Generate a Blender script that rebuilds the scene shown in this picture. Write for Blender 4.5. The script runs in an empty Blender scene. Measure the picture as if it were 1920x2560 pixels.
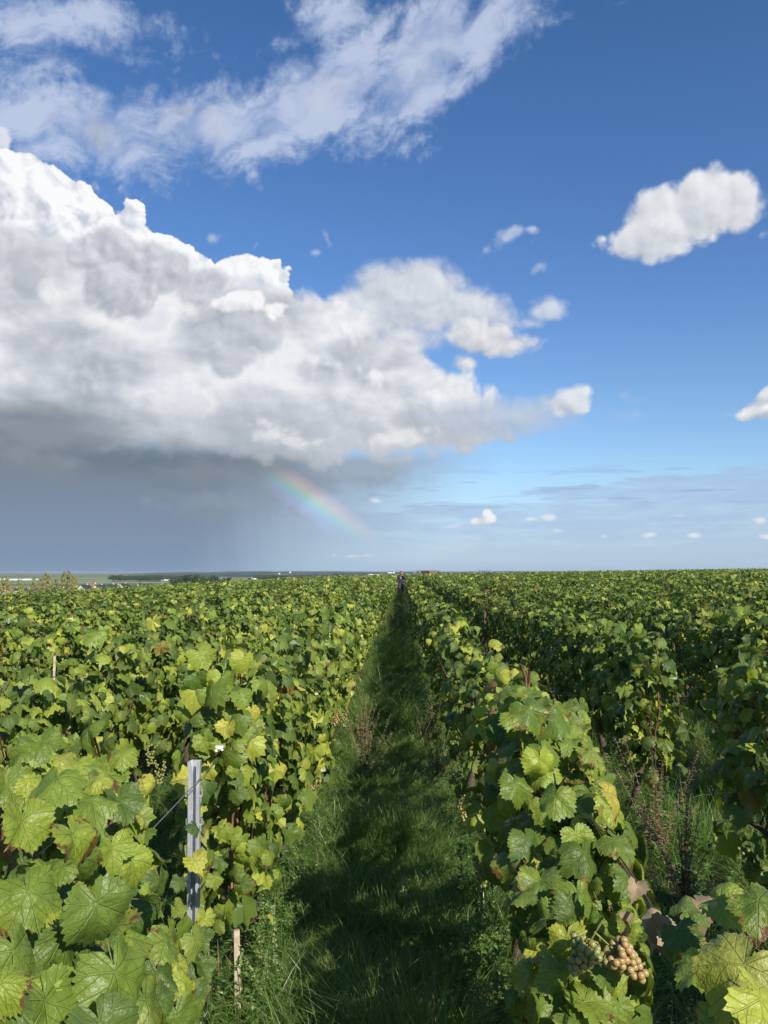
import bpy, math, random
import numpy as np
from mathutils import Vector, Matrix, Euler

# ------------------------------------------------------------------ camera, sun, sky, exposure
scene = bpy.context.scene
COL = scene.collection
D2R = math.pi / 180.0
CAM_H = 1.70
EXPOSURE = 0.35
FPX = 1923.0                       # focal length in pixels of the 1920x2560 photograph
PITCH, YAW = 4.46 * D2R, 1.34 * D2R   # up, to the left of the vine rows (+Y)

cam_data = bpy.data.cameras.new("camera")
cam = bpy.data.objects.new("camera", cam_data)
COL.objects.link(cam)
cam_data.sensor_fit = 'VERTICAL'
cam_data.sensor_height = 36.0
cam_data.lens = FPX / 2560.0 * 36.0
cam_data.clip_start = 0.05
cam_data.clip_end = 60000.0
cam.location = (0.0, 0.0, CAM_H)
cam.rotation_euler = (math.pi / 2 + PITCH, 0.0, YAW)
scene.camera = cam
scene.view_settings.view_transform = 'Standard'
scene.view_settings.look = 'None'
scene.view_settings.gamma = 1.0
scene.view_settings.use_curve_mapping = False
scene.view_settings.exposure = EXPOSURE

CAM_ROT = Euler((math.pi / 2 + PITCH, 0.0, YAW), 'XYZ').to_matrix()
def pix_dir(px, py):
    """Direction in the world that the photograph's pixel shows."""
    return (CAM_ROT @ Vector(((px - 960.0), (1280.0 - py), -FPX))).normalized()
def sky_deg(px, py):
    d = pix_dir(px, py)
    return math.degrees(math.atan2(d.x, d.y)), math.degrees(math.asin(d.z))

SUN_AZ, SUN_EL = 149.0, 33.0       # behind the camera, to the right (clockwise from +Y)
sun_dir = Vector((math.sin(SUN_AZ * D2R) * math.cos(SUN_EL * D2R), math.cos(SUN_AZ * D2R) * math.cos(SUN_EL * D2R), math.sin(SUN_EL * D2R)))
sun_data = bpy.data.lights.new("sun", 'SUN')
sun_data.energy = 5.0
sun_data.angle = 0.5 * D2R
sun_data.color = (1.0, 0.925, 0.79)
sun = bpy.data.objects.new("sun", sun_data)
COL.objects.link(sun)
sun.rotation_euler = (-sun_dir).to_track_quat('-Z', 'Y').to_euler()

# small expression language over shader nodes
class NT:
    def __init__(self, tree):
        self.t = tree
    def node(self, kind, **kw):
        n = self.t.nodes.new(kind)
        for k, v in kw.items():
            setattr(n, k, v)
        return n
    def put(self, sock, v):
        if isinstance(v, E): v = v.s
        if isinstance(v, bpy.types.NodeSocket): self.t.links.new(v, sock)
        else: sock.default_value = v
    def math(self, op, *a, clamp=False):
        n = self.node('ShaderNodeMath', operation=op, use_clamp=clamp)
        for i, v in enumerate(a): self.put(n.inputs[i], v)
        return E(self, n.outputs[0])
    def vmath(self, op, *a, out=0):
        n = self.node('ShaderNodeVectorMath', operation=op)
        for i, v in enumerate(a):
            self.put(n.inputs[3] if (op == 'SCALE' and i == 1) else n.inputs[i], v)
        return E(self, n.outputs[out])
    def xyz(self, x, y, z):
        n = self.node('ShaderNodeCombineXYZ')
        for i, v in enumerate((x, y, z)): self.put(n.inputs[i], v)
        return E(self, n.outputs[0])
    def sep(self, v):
        n = self.node('ShaderNodeSeparateXYZ'); self.put(n.inputs[0], v)
        return [E(self, o) for o in n.outputs]
    def noise(self, v, scale, detail=4.0, rough=0.5, lac=2.0, dist=0.0, dims='3D', color=False, w=None):
        n = self.node('ShaderNodeTexNoise', noise_dimensions=dims)
        self.put(n.inputs['Vector'], v)
        for k, x in (('Scale', scale), ('Detail', detail), ('Roughness', rough), ('Lacunarity', lac), ('Distortion', dist)): self.put(n.inputs[k], x)
        return E(self, n.outputs['Color' if color else 'Fac'])
    def voronoi(self, v, scale, detail=0.0, rough=0.5, smooth=None, feature='F1', out='Distance', rnd=1.0, vdims='3D'):
        n = self.node('ShaderNodeTexVoronoi', feature='SMOOTH_F1' if smooth is not None else feature, voronoi_dimensions=vdims)
        self.put(n.inputs['Vector'], v); self.put(n.inputs['Scale'], scale)
        if 'Detail' in n.inputs: self.put(n.inputs['Detail'], detail); self.put(n.inputs['Roughness'], rough)
        if smooth is not None: self.put(n.inputs['Smoothness'], smooth)
        self.put(n.inputs['Randomness'], rnd)
        return E(self, n.outputs[out])
    def step(self, v, a, b, lo=0.0, hi=1.0):
        n = self.node('ShaderNodeMapRange', interpolation_type='SMOOTHSTEP')
        for i, x in enumerate((v, a, b, lo, hi)): self.put(n.inputs[i], x)
        return E(self, n.outputs[0])
    def lin(self, v, a, b, lo=0.0, hi=1.0):
        n = self.node('ShaderNodeMapRange')
        for i, x in enumerate((v, a, b, lo, hi)): self.put(n.inputs[i], x)
        return E(self, n.outputs[0])
    def mix(self, f, a, b, mode='MIX'):
        n = self.node('ShaderNodeMix', data_type='RGBA', blend_type=mode)
        self.put(n.inputs['Factor'], f)
        for k, v in ((6, a), (7, b)):
            if isinstance(v, (tuple, list)) and len(v) == 3: v = tuple(v) + (1.0,)
            self.put(n.inputs[k], v)
        return E(self, n.outputs[2])
    def ramp(self, v, stops, interp='LINEAR'):
        n = self.node('ShaderNodeValToRGB')
        n.color_ramp.interpolation = interp
        els = n.color_ramp.elements
        while len(els) < len(stops): els.new(0.5)
        for e, (p, c) in zip(els, stops):
            e.position = p; e.color = tuple(c) + ((1.0,) if len(c) == 3 else ())
        self.put(n.inputs[0], v)
        return E(self, n.outputs[0])
class E:
    def __init__(self, nt, s): self.nt, self.s = nt, s
    def __add__(self, o): return self.nt.math('ADD', self, o)
    __radd__ = __add__
    def __sub__(self, o): return self.nt.math('SUBTRACT', self, o)
    def __rsub__(self, o): return self.nt.math('SUBTRACT', o, self)
    def __mul__(self, o): return self.nt.math('MULTIPLY', self, o)
    __rmul__ = __mul__
    def __truediv__(self, o): return self.nt.math('DIVIDE', self, o)

def srgb(r, g, b):
    f = lambda c: (c / 255.0) / 12.92 if c / 255.0 <= 0.04045 else ((c / 255.0 + 0.055) / 1.055) ** 2.4
    return (f(r), f(g), f(b))

world = bpy.data.worlds.new("World")
scene.world = world
world.use_nodes = True
W = NT(world.node_tree)
world.node_tree.nodes.clear()
SKY_K = 0.10
SKY_GAIN = 2.0 ** -EXPOSURE       # sky and cloud colours as they come out on the picture
def sc(r, g, b, k=1.0):
    """A cloud colour as seen, divided by the background strength."""
    return tuple(c * k / SKY_K * SKY_GAIN for c in srgb(r, g, b))

tc = W.node('ShaderNodeTexCoord')
Dv = E(W, tc.outputs['Generated'])
dx, dy, dz = W.sep(Dv)
az = W.math('ARCTAN2', dx, dy) * (180 / math.pi)
el = W.math('ARCSINE', dz) * (180 / math.pi)
P0 = W.xyz(az, el, 0.0)
nishita = W.node('ShaderNodeTexSky', sky_type='NISHITA')
nishita.sun_disc = False
nishita.sun_elevation = SUN_EL * D2R
nishita.sun_rotation = SUN_AZ * D2R
nishita.altitude = 200.0
nishita.air_density = 1.0
nishita.dust_density = 0.6
nishita.ozone_density = 2.2
sky_tint = W.ramp(W.lin(el, 0.0, 60.0), [(0.0, (0.60, 0.65, 0.70)), (0.12, (0.56, 0.66, 0.76)), (0.35, (0.42, 0.58, 0.79)), (0.62, (0.33, 0.54, 0.76)), (1.0, (0.33, 0.54, 0.76))])
sky_c = W.mix(1.0, E(W, nishita.outputs[0]), sky_tint, 'MULTIPLY')
sky_c = W.mix(1.0, sky_c, (2.0 * SKY_GAIN, 1.96 * SKY_GAIN, 1.90 * SKY_GAIN), 'MULTIPLY')

# turbulence fields of one region of the sky; a region only computes those its cloud layers use
LX, LY = 0.75, 0.95
def puffs(Pv):
    w = W.vmath('SUBTRACT', W.noise(Pv, 0.16, 2.0, 0.55, color=True, dims='2D'), (0.5, 0.5, 0.5))
    Pw = W.vmath('ADD', Pv, W.vmath('SCALE', w, 3.2))
    v = W.voronoi(Pw, 0.34, 2.8, 0.57, smooth=0.24, vdims='2D')
    f = W.noise(Pv, 0.42, 7.0, 0.56, dims='2D')
    return (0.56 - v) * 1.25 + (f - 0.5) * 1.5
def ns(x, y, *a):
    return W.noise(W.xyz(x, y, 0.0), *a, dims='2D')
class Region:
    def __init__(self, idx, needs):
        j = 1e-5 * (idx + 1)
        P = W.vmath('ADD', W.p_in, (j, j, 0))
        az, el, _ = W.sep(P)
        Pl = W.vmath('ADD', P, (LX * 0.5, LY * 0.5, 0.0))
        acc = []
        if 'N' in needs:
            self.N0, self.N1 = puffs(P), puffs(Pl); acc += [self.N0, self.N1]
        if 'low' in needs:
            self.streak = ns(az * 0.22, el * 1.6, 0.8, 5.0, 0.6)
            self.st2 = ns(az * 0.16, el * 2.3 + 35.0, 0.9, 4.0, 0.55)
            self.st3 = ns(az * 0.2, el * 2.0 + 71.0, 0.8, 4.0, 0.5)
            acc += [self.streak, self.st2, self.st3]
        if 'rain' in needs:
            self.rs = ns(az * 0.5 + el * 0.06, el * 0.05 + 11.0, 0.9, 4.0, 0.55); acc.append(self.rs)
        if 'high' in needs:
            Wp = W.vmath('SUBTRACT', W.noise(P, 0.20, 2.0, 0.5, color=True, dims='2D'), (0.5, 0.5, 0.5))
            Ph = W.vmath('ADD', P, W.vmath('SCALE', Wp, 3.0))
            cr, sr = math.cos(17 * D2R), math.sin(17 * D2R)
            self.hi_n = ns(W.vmath('DOT_PRODUCT', Ph, (cr * 0.6, sr * 0.6, 0), out=1), W.vmath('DOT_PRODUCT', Ph, (-sr * 1.35, cr * 1.35, 0), out=1), 0.34, 8.0, 0.56)
            self.hi_f = W.noise(P, 0.95, 6.0, 0.62, dims='2D')
            acc += [self.hi_n, self.hi_f]
        if 'body' in needs:
            self.body_n = ns(az, el * 1.7 + 53.0, 0.15, 6.0, 0.50); acc.append(self.body_n)
        if 'base' in needs:
            self.bn = ns(az * 0.5, el * 1.3 + 97.0, 0.35, 5.0, 0.5); acc.append(self.bn)
        t = acc[0] if acc else az
        for v in acc[1:]: t = t + v
        late = W.xyz(t * 0.0001, 0.0001, 0.0)
        self.P, self.Pl = W.vmath('ADD', P, late), W.vmath('ADD', Pl, late)
        self.az, self.el, _ = W.sep(self.P)
def ell(nt, Pv, px, py, rx, ry, rot=0.0):
    a, e = sky_deg(px, py)
    k = 1 / 33.56
    rx *= k; ry *= k
    if rot:
        cr, sr = math.cos(rot * D2R), math.sin(rot * D2R)
        u = nt.vmath('DOT_PRODUCT', Pv, (cr / rx, sr / rx, 0), out=1) - (a * cr + e * sr) / rx
        v = nt.vmath('DOT_PRODUCT', Pv, (-sr / ry, cr / ry, 0), out=1) - (-a * sr + e * cr) / ry
        q = nt.xyz(u, v, 0.0)
    else:
        q = nt.vmath('MULTIPLY_ADD', Pv, (1 / rx, 1 / ry, 0), (-a / rx, -e / ry, 0))
    m = min(rx, ry)
    return nt.math('MULTIPLY_ADD', nt.vmath('LENGTH', q, out=1), -m, m)
def union_in(nt, Pv, blobs, soft=0.35):
    acc = None
    for b in blobs:
        v = ell(nt, Pv, *b)
        acc = v if acc is None else nt.math('SMOOTH_MAX', acc, v, soft)
    return acc
def new_group(name, ins, outs):
    g = bpy.data.node_groups.new(name, 'ShaderNodeTree')
    for n, t in ins: g.interface.new_socket(n, in_out='INPUT', socket_type=t)
    for n, t in outs: g.interface.new_socket(n, in_out='OUTPUT', socket_type=t)
    nt = NT(g)
    gi, go = nt.node('NodeGroupInput'), nt.node('NodeGroupOutput')
    return g, nt, [E(nt, gi.outputs[n]) for n, _ in ins], go
def use_group(g, args):
    n = W.node('ShaderNodeGroup'); n.node_tree = g
    for i, v in enumerate(args): W.put(n.inputs[i], v)
    return E(W, n.outputs[0])
FV, FF, FC = 'NodeSocketVector', 'NodeSocketFloat', 'NodeSocketColor'
def union(r, blobs, soft=0.35):
    g, nt, (p,), go = new_group('cloud shape', [('p', FV)], [('s', FF)])
    nt.put(go.inputs[0], union_in(nt, p, blobs, soft))
    return use_group(g, (r.P,))
LAYERS = []                         # (bounds in degrees, fields used, function), back to front
def bounds(blobs, amp):
    x0, x1, y0, y1 = 999, -999, 999, -999
    for px, py, rx, ry, *rot in blobs:
        th = (rot[0] if rot else 0) * D2R
        a, e = sky_deg(px, py)
        m = min(rx, ry) / 33.56
        f = 1 + (0.75 * amp + 0.25) / m
        hx = math.hypot(rx * math.cos(th), ry * math.sin(th)) / 33.56 * f
        hy = math.hypot(rx * math.sin(th), ry * math.cos(th)) / 33.56 * f
        x0, x1, y0, y1 = min(x0, a - hx), max(x1, a + hx), min(y0, e - hy), max(y1, e + hy)
    return x0, x1, y0, y1
def layer(box, needs, fn): LAYERS.append((box, set(needs), fn))
def cloud(blobs, dark, light, amp=1.0, edge=(0.0, 0.35), opac=1.0, k=0.55, bias=0.5, soft=0.35, relief=0.35):
    g, nt, (p, pl, na, nb, bs), go = new_group('cloud', [('p', FV), ('pl', FV), ('na', FF), ('nb', FF), ('base', FC)], [('c', FC)])
    s0, s1 = union_in(nt, p, blobs, soft), union_in(nt, pl, blobs, soft)
    d0 = s0 + (na + 0.16) * amp
    lit = (s0 - s1) * k + (na - nb) * relief + bias
    lit = nt.math('ADD', lit, 0.0, clamp=True)
    col = nt.mix(lit, dark, light)
    nt.put(go.inputs[0], nt.mix(nt.step(d0, edge[0], edge[1]) * opac, bs, col))
    layer(bounds(blobs, amp), ['N'], lambda r, c: use_group(g, (r.P, r.Pl, r.N0, r.N1, c)))

# pale haze near the horizon and thin streaked stratus, greyish blue, low in the sky
def low_layers(r, c):
    hz = W.step(r.el, 7.5, -1.0)
    c = W.mix(hz * 0.75, c, sc(160, 192, 228))
    top = 5.6 + W.lin(r.az, -4.0, 25.0, -1.4, 1.6)
    band = W.step(r.el - top - (r.streak - 0.5) * 2.4, 0.25, -0.25) * W.step(r.el, 0.2, 3.5, 0.35, 1.0)
    c = W.mix(band * W.step(r.streak, 0.25, 0.62, 0.25, 0.70), c, sc(168, 190, 224))
    c = W.mix(W.step(r.st2, 0.55, 0.72) * W.step(r.el, 6.0, 4.0) * 0.5, c, sc(188, 206, 232))
    c = W.mix(W.step(r.st3, 0.56, 0.66) * W.step(r.el, 8.3, 6.5) * W.step(r.el, 4.0, 5.5) * 0.5, c, sc(150, 172, 208))
    return c
layer((-400, 400, -90, 12.5), ['low'], low_layers)
# rain curtain under the big cloud on the left
def rain_curtain(r, c):
    rain_m = W.step(r.az + (r.rs - 0.5) * 3.0 - r.el * 0.35, -6.0, -17.0) * W.step(r.el, 9.5, 8.2)
    rain_edge = W.step(r.az - r.el * 0.9 + (r.rs - 0.5) * 1.2, 1.5, -10.0) * W.step(r.el, 9.5, 8.0)
    rcol = W.ramp(W.lin(r.el, 0.0, 9.0), [(0.0, sc(128, 150, 176)), (0.45, sc(124, 141, 164)), (0.8, sc(121, 134, 150)), (1.0, sc(125, 136, 146))])
    rlight = W.ramp(W.lin(r.el, 0.0, 9.0), [(0.0, sc(168, 191, 212)), (0.6, sc(160, 178, 200)), (1.0, sc(150, 160, 172))])
    c = W.mix(rain_edge * 0.9, c, rlight)
    c = W.mix(rain_m * 0.96, c, rcol)
    return c
layer((-75, 9, -90, 9.6), ['rain'], rain_curtain)
# dim grey shelf under the cloud to the right of the rain
cloud([(700, 1210, 260, 70), (900, 1200, 190, 50), (560, 1260, 230, 60)], sc(130, 143, 158), sc(150, 162, 177), amp=0.9, edge=(0.0, 1.4), opac=0.6, relief=0.2)

# high streaked cloud sheet (altocumulus)
def high_sheet(r, c):
    hi = (r.hi_n - 0.5) * 6.0 + (r.hi_f - 0.5) * 3.4
    u_hi = union(r, [(250, 330, 300, 85, 4), (560, 320, 330, 85, 8), (820, 240, 280, 100, 22), (1060, 150, 230, 110, 36), (1250, 30, 180, 80, 40), (100, 50, 240, 60, 5), (130, 150, 80, 40, 25),
                     (820, 60, 110, 60, 10), (1370, 5, 80, 18, 8), (110, 310, 110, 60, 0), (300, 390, 220, 36, 4), (980, 280, 150, 50, 20)], 0.6)
    hd = u_hi * 1.35 + hi + 0.25
    c = W.mix(W.step(hd, -0.9, 2.6) * 0.80, c, W.mix(W.step(r.hi_n, 0.36, 0.66), sc(156, 176, 214), sc(202, 213, 236)))
    c = W.mix(W.step(u_hi * 1.0 + (r.N0 * 1.2), 0.7, 3.0) * 0.5, c, sc(196, 203, 222))
    warm = union(r, [(240, 320, 60, 60, 60), (450, 285, 120, 45, 10), (580, 260, 50, 40)], 0.5)
    c = W.mix(W.step(warm + r.N0 * 0.9 - 0.2, 0.0, 1.6) * 0.55, c, sc(186, 188, 194))
    return c
layer((-60, 22, 20.5, 60), ['N', 'high'], high_sheet)
cloud([(5, 350, 34, 34)], sc(190, 200, 220), sc(226, 232, 242), amp=0.5)
cloud([(245, 470, 24, 34, 30), (300, 468, 14, 46, -50), (270, 490, 60, 16)], sc(176, 186, 200), sc(205, 212, 222), amp=0.7, edge=(0.1, 0.7), opac=0.9)
# wisps
cloud([(530, 595, 26, 16), (680, 605, 22, 9, 30), (640, 615, 16, 14), (820, 600, 16, 34, 25), (790, 632, 26, 14), (560, 590, 30, 8), (1190, 620, 12, 8)], sc(130, 160, 205), sc(196, 208, 228), amp=0.45, edge=(0.05, 0.6), opac=0.62)
cloud([(1265, 595, 44, 30, 30), (1215, 625, 22, 14, 40), (1310, 628, 30, 10, 25), (1330, 572, 18, 10), (1335, 678, 34, 18, 28), (1300, 698, 30, 10, 30)], sc(160, 182, 218), sc(205, 215, 232), amp=0.55, edge=(-0.05, 0.6), opac=0.8)

# far left tower and ridge of the great cumulus: brightest tops
cloud([(50, 465, 84, 74), (142, 470, 40, 38), (100, 440, 40, 36), (120, 560, 150, 120), (30, 600, 170, 190), (225, 600, 120, 92), (320, 552, 48, 46), (330, 610, 60, 60), (390, 660, 110, 72), (250, 700, 190, 130), (480, 700, 90, 66)],
          sc(200, 207, 219), sc(250, 251, 253), amp=0.60, edge=(-0.02, 0.13), relief=1.15, k=0.5, bias=0.58, soft=0.15)
cloud([(600, 690, 78, 58), (670, 700, 62, 55), (640, 760, 110, 90), (540, 740, 70, 60)],
          sc(198, 206, 219), sc(250, 251, 253), amp=0.5, edge=(-0.02, 0.14), relief=0.8, k=0.5, bias=0.66, soft=0.2)
# puffs on the right arm
cloud([(1050, 745, 165, 105), (940, 720, 140, 66, 20), (1180, 770, 150, 70, -15), (900, 800, 130, 100), (1000, 850, 130, 70)],
          sc(190, 196, 207), sc(228, 231, 236), amp=0.55, edge=(0.0, 1.2), relief=0.5, opac=0.94, k=0.45, bias=0.5)
cloud([(1370, 775, 62, 40, -10), (1330, 810, 46, 16)], sc(186, 196, 216), sc(220, 226, 236), amp=0.35, edge=(0.0, 0.7), relief=0.5, opac=0.92)
cloud([(1205, 845, 100, 54, -10), (1290, 862, 90, 28, 8), (1160, 905, 50, 30)], sc(184, 190, 200), sc(230, 231, 234), amp=0.35, edge=(0.0, 0.6), relief=0.5, bias=0.58)
# main body
def main_body(r, c):
    s_body = union(r, [(120, 900, 560, 240), (640, 930, 520, 230, -8), (900, 1000, 400, 150, -6), (1120, 1090, 220, 60, 6), (0, 760, 260, 200), (900, 900, 190, 110, -30)], 1.0)
    bcol = W.ramp(r.body_n, [(0.30, sc(176, 182, 192)), (0.43, sc(198, 203, 211)), (0.52, sc(216, 220, 226)), (0.62, sc(238, 239, 241)), (0.72, sc(226, 229, 235))])
    bcol = W.mix(W.math('ADD', (r.N0 - r.N1) * 0.8, 0.30, clamp=True) * 0.32, bcol, sc(250, 250, 252))
    bcol = W.mix(W.step(r.el + (r.N0 - 0.2) * 1.2, 13.5, 8.2) * 0.72, bcol, sc(176, 183, 193))
    c = W.mix(W.step(s_body + r.N0 * 0.8, -0.1, 0.9) * 0.98, c, bcol)
    return c
layer((-62, 14, 3.5, 29), ['N', 'body'], main_body)
# grey lumps in front, edged by the white behind them
cloud([(270, 640, 100, 72), (400, 680, 130, 66, -18), (520, 720, 70, 60), (300, 720, 110, 90), (560, 760, 60, 50)], sc(170, 176, 187), sc(216, 219, 226), amp=0.8, edge=(0.0, 0.55), relief=0.7, k=0.3, opac=0.93)
cloud([(70, 690, 70, 60), (110, 650, 40, 40), (150, 830, 90, 50, 20), (60, 860, 110, 46)], sc(168, 174, 183), sc(192, 197, 205), amp=0.9, edge=(0.0, 1.1), relief=0.3, opac=0.85)
cloud([(640, 830, 110, 60), (580, 890, 90, 60), (690, 800, 50, 44)], sc(172, 179, 191), sc(208, 212, 220), amp=0.9, edge=(0.0, 0.8), relief=0.6, opac=0.85)
cloud([(620, 745, 70, 34), (700, 770, 44, 30), (560, 760, 40, 26)], sc(206, 211, 221), sc(250, 250, 251), amp=0.5, edge=(0.0, 0.3), relief=0.8, bias=0.66, opac=0.9)
cloud([(150, 740, 50, 60), (260, 800, 130, 34, -12), (420, 770, 80, 24), (230, 790, 60, 40)], sc(222, 224, 228), sc(245, 245, 245), amp=1.1, edge=(0.0, 1.1), relief=0.6, opac=0.85)
cloud([(880, 830, 60, 36), (820, 910, 90, 30, -12), (900, 820, 110, 26, -12), (950, 940, 110, 30, -12), (1080, 990, 90, 42, -16)], sc(206, 212, 222), sc(244, 246, 249), amp=1.0, edge=(0.0, 1.0), relief=0.7, opac=0.85)
cloud([(1000, 880, 46, 40), (820, 870, 60, 30), (960, 905, 60, 26), (760, 990, 120, 20), (930, 1010, 150, 16, 4)], sc(172, 178, 190), sc(196, 202, 212), amp=0.8, edge=(0.0, 1.0), relief=0.3, opac=0.7)
# tail to the right, with its own puff
cloud([(1270, 1040, 280, 66), (1500, 1050, 120, 20, 6)], sc(172, 188, 212), sc(200, 209, 224), amp=0.5, edge=(0.0, 1.4), relief=0.3, opac=0.82)
cloud([(1440, 1010, 62, 44, -8), (1460, 985, 34, 30), (1400, 1030, 50, 28)], sc(178, 188, 206), sc(228, 233, 240), amp=0.45, edge=(0.0, 0.5), relief=0.4, k=0.8, bias=0.6)
cloud([(1556, 988, 34, 20, -20), (1600, 1000, 50, 12)], sc(160, 186, 222), sc(186, 204, 230), amp=0.5, edge=(0.0, 0.9), opac=0.6)
# dark flat base, brighter rags in front of it
def dark_base(r, c):
    dark_u = union(r, [(0, 1105, 460, 72), (240, 1140, 600, 58, -3), (430, 1140, 300, 38, -4), (60, 1045, 320, 48)], 0.8)
    c = W.mix(W.step(dark_u + (r.bn - 0.5) * 2.4, -0.5, 1.5) * 0.9, c, W.mix(W.step(r.bn, 0.35, 0.65), sc(110, 124, 138), sc(130, 141, 152)))
    return c
layer((-60, 2, 2, 16), ['base'], dark_base)
cloud([(700, 1090, 110, 34, 4), (790, 1105, 90, 28, 12), (1000, 1100, 160, 50), (640, 1060, 70, 24)], sc(196, 202, 211), sc(236, 237, 238), amp=0.9, edge=(0.0, 1.0), relief=0.6, opac=0.8)
cloud([(980, 1150, 230, 30, 4), (900, 1185, 130, 20)], sc(154, 164, 176), sc(190, 197, 207), amp=0.7, edge=(0.0, 1.1), opac=0.75)
# single cloud on the right and the one at the frame's edge
cloud([(1655, 560, 122, 84, 12), (1770, 520, 116, 80, 8), (1850, 520, 56, 66), (1580, 590, 70, 48, 20), (1640, 615, 80, 46), (1510, 597, 26, 14), (1740, 470, 90, 44, 8), (1620, 640, 50, 28)],
          sc(190, 197, 207), sc(238, 240, 243), amp=0.55, edge=(-0.05, 0.6), relief=0.4, k=0.42, bias=0.52)
cloud([(1905, 585, 22, 12, 20)], sc(170, 190, 220), sc(200, 212, 232), amp=0.4, edge=(0.0, 0.5), opac=0.8)
cloud([(1930, 1015, 70, 26, 12), (1930, 985, 44, 24, 30), (1870, 1035, 40, 10)], sc(160, 172, 188), sc(242, 244, 246), amp=0.4, edge=(0.0, 0.3), relief=0.5, k=1.0, bias=0.55)
# small cumulus low over the horizon
cloud([(1214, 1284, 18, 20), (1200, 1300, 30, 14), (1222, 1296, 20, 16)], sc(170, 184, 208), sc(240, 242, 246), amp=0.3, edge=(0.0, 0.25), k=1.2, bias=0.6)
cloud([(1122, 1318, 34, 10, 10), (1370, 1293, 26, 12), (1330, 1298, 20, 8), (1398, 1326, 22, 7), (1625, 1336, 22, 8), (1732, 1338, 20, 10), (1905, 1300, 22, 10), (945, 1252, 22, 12), (1510, 1341, 12, 6), (835, 1388, 14, 8), (880, 1390, 60, 8), (1920, 1342, 14, 6)],
          sc(176, 190, 214), sc(226, 232, 242), amp=0.26, edge=(0.0, 0.3), k=1.2, bias=0.6, soft=0.1, opac=0.9)
cloud([(1150, 1347, 90, 6), (1630, 1310, 50, 5), (1700, 1290, 90, 5), (1780, 1318, 90, 4), (1240, 1208, 70, 6), (1490, 1196, 36, 4)], sc(176, 194, 220), sc(214, 224, 240), amp=0.2, edge=(0.0, 0.25), opac=0.6, soft=0.1)

# rainbow: an arc 42 degrees round the antisolar point, faint, in front of the rain and cloud
ad = -sun_dir
RB_AX = Vector((math.sin(-32.3 * D2R) * math.cos(-28.0 * D2R), math.cos(-32.3 * D2R) * math.cos(-28.0 * D2R), math.sin(-28.0 * D2R)))
RB_IN, RB_OUT = 40.7, 42.2
def rainbow(r, c):
    dotp = W.vmath('DOT_PRODUCT', W.d_in, tuple(RB_AX), out=1)
    ang = W.math('ARCCOSINE', dotp) * (180 / math.pi)
    rb = W.ramp(W.lin(ang, RB_IN - 0.7, RB_OUT + 0.5), [(0.0, (0, 0, 0)), (0.15, (0.10, 0.05, 0.16)), (0.28, (0.05, 0.13, 0.24)), (0.42, (0.03, 0.24, 0.20)), (0.54, (0.12, 0.26, 0.08)), (0.66, (0.26, 0.20, 0.05)), (0.78, (0.26, 0.11, 0.05)), (0.9, (0.13, 0.05, 0.04)), (1.0, (0, 0, 0))], 'EASE')
    rb_m = W.step(r.el, 8.3, 6.6) * W.step(r.el, 1.2, 5.4) * W.step(r.az, -11.5, -7.0)
    rbv = W.mix(1.0, W.mix(rb_m, (0, 0, 0), rb), (5.6, 5.6, 5.6), 'MULTIPLY')
    c = W.mix(1.0, c, rbv, 'ADD')
    return c
layer((-12, 8, 1, 9), [], rainbow)

# assemble: split the sky into rectangles so that each direction only evaluates the layers that reach it
def leaf(idx, box):
    global W
    x0, x1, y0, y1 = box
    L = [l for l in LAYERS if l[0][0] < x1 and l[0][1] > x0 and l[0][2] < y1 and l[0][3] > y0]
    g, nt, (p, d, sk), go = new_group('sky region', [('p', FV), ('d', FV), ('sky', FC)], [('s', 'NodeSocketShader')])
    main, W = W, nt
    nt.p_in, nt.d_in = p, d
    col = sk
    if L:
        r = Region(idx, set().union(*[l[1] for l in L]))
        for _, _, f in L: col = f(r, col)
    bg = W.node('ShaderNodeBackground')
    W.put(bg.inputs['Color'], col)
    bg.inputs['Strength'].default_value = SKY_K
    W.put(go.inputs[0], bg.outputs[0])
    W = main
    return use_group(g, (P0, Dv, sky_c)).s
def cost(box):
    x0, x1, y0, y1 = box
    return sum(1 + 3 * bool(l[1] - {'N'}) for l in LAYERS if l[0][0] < x1 and l[0][1] > x0 and l[0][2] < y1 and l[0][3] > y0)
N_LEAF = 0
def split(box, depth=0):
    """Best axis-aligned cut by (layers x area); returns a shader socket."""
    global N_LEAF
    x0, x1, y0, y1 = box
    ca = cost(box)
    area = lambda b: (min(b[1], 30) - max(b[0], -30)) * (min(b[3], 42) - max(b[2], 0)) if b[1] > -30 and b[0] < 30 and b[3] > 0 and b[2] < 42 else 1e-3
    best = None
    if depth < 7 and ca > 0:
        for ax in (0, 1):
            lo, hi = (x0, x1) if ax == 0 else (y0, y1)
            cuts = set()
            for l in LAYERS:
                b = l[0]
                if b[0] < x1 and b[1] > x0 and b[2] < y1 and b[3] > y0:
                    for v in b[ax * 2:ax * 2 + 2]:
                        if lo + 0.8 < v < hi - 0.8: cuts.add(v)
            for v in cuts:
                b1 = (x0, v, y0, y1) if ax == 0 else (x0, x1, y0, v)
                b2 = (v, x1, y0, y1) if ax == 0 else (x0, x1, v, y1)
                t = cost(b1) * max(area(b1), 1) + cost(b2) * max(area(b2), 1)
                if best is None or t < best[0]: best = (t, ax, v, b1, b2)
    if best is None or best[0] > ca * max(area(box), 1) - 60:
        N_LEAF += 1
        return leaf(N_LEAF, box)
    _, ax, v, b1, b2 = best
    s1, s2 = split(b1, depth + 1), split(b2, depth + 1)
    ms = W.node('ShaderNodeMixShader')
    W.put(ms.inputs[0], W.math('GREATER_THAN', az if ax == 0 else el, v))
    world.node_tree.links.new(s1, ms.inputs[1]); world.node_tree.links.new(s2, ms.inputs[2])
    return ms.outputs[0]
sky_out = split((-181, 181, -91, 91))
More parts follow.
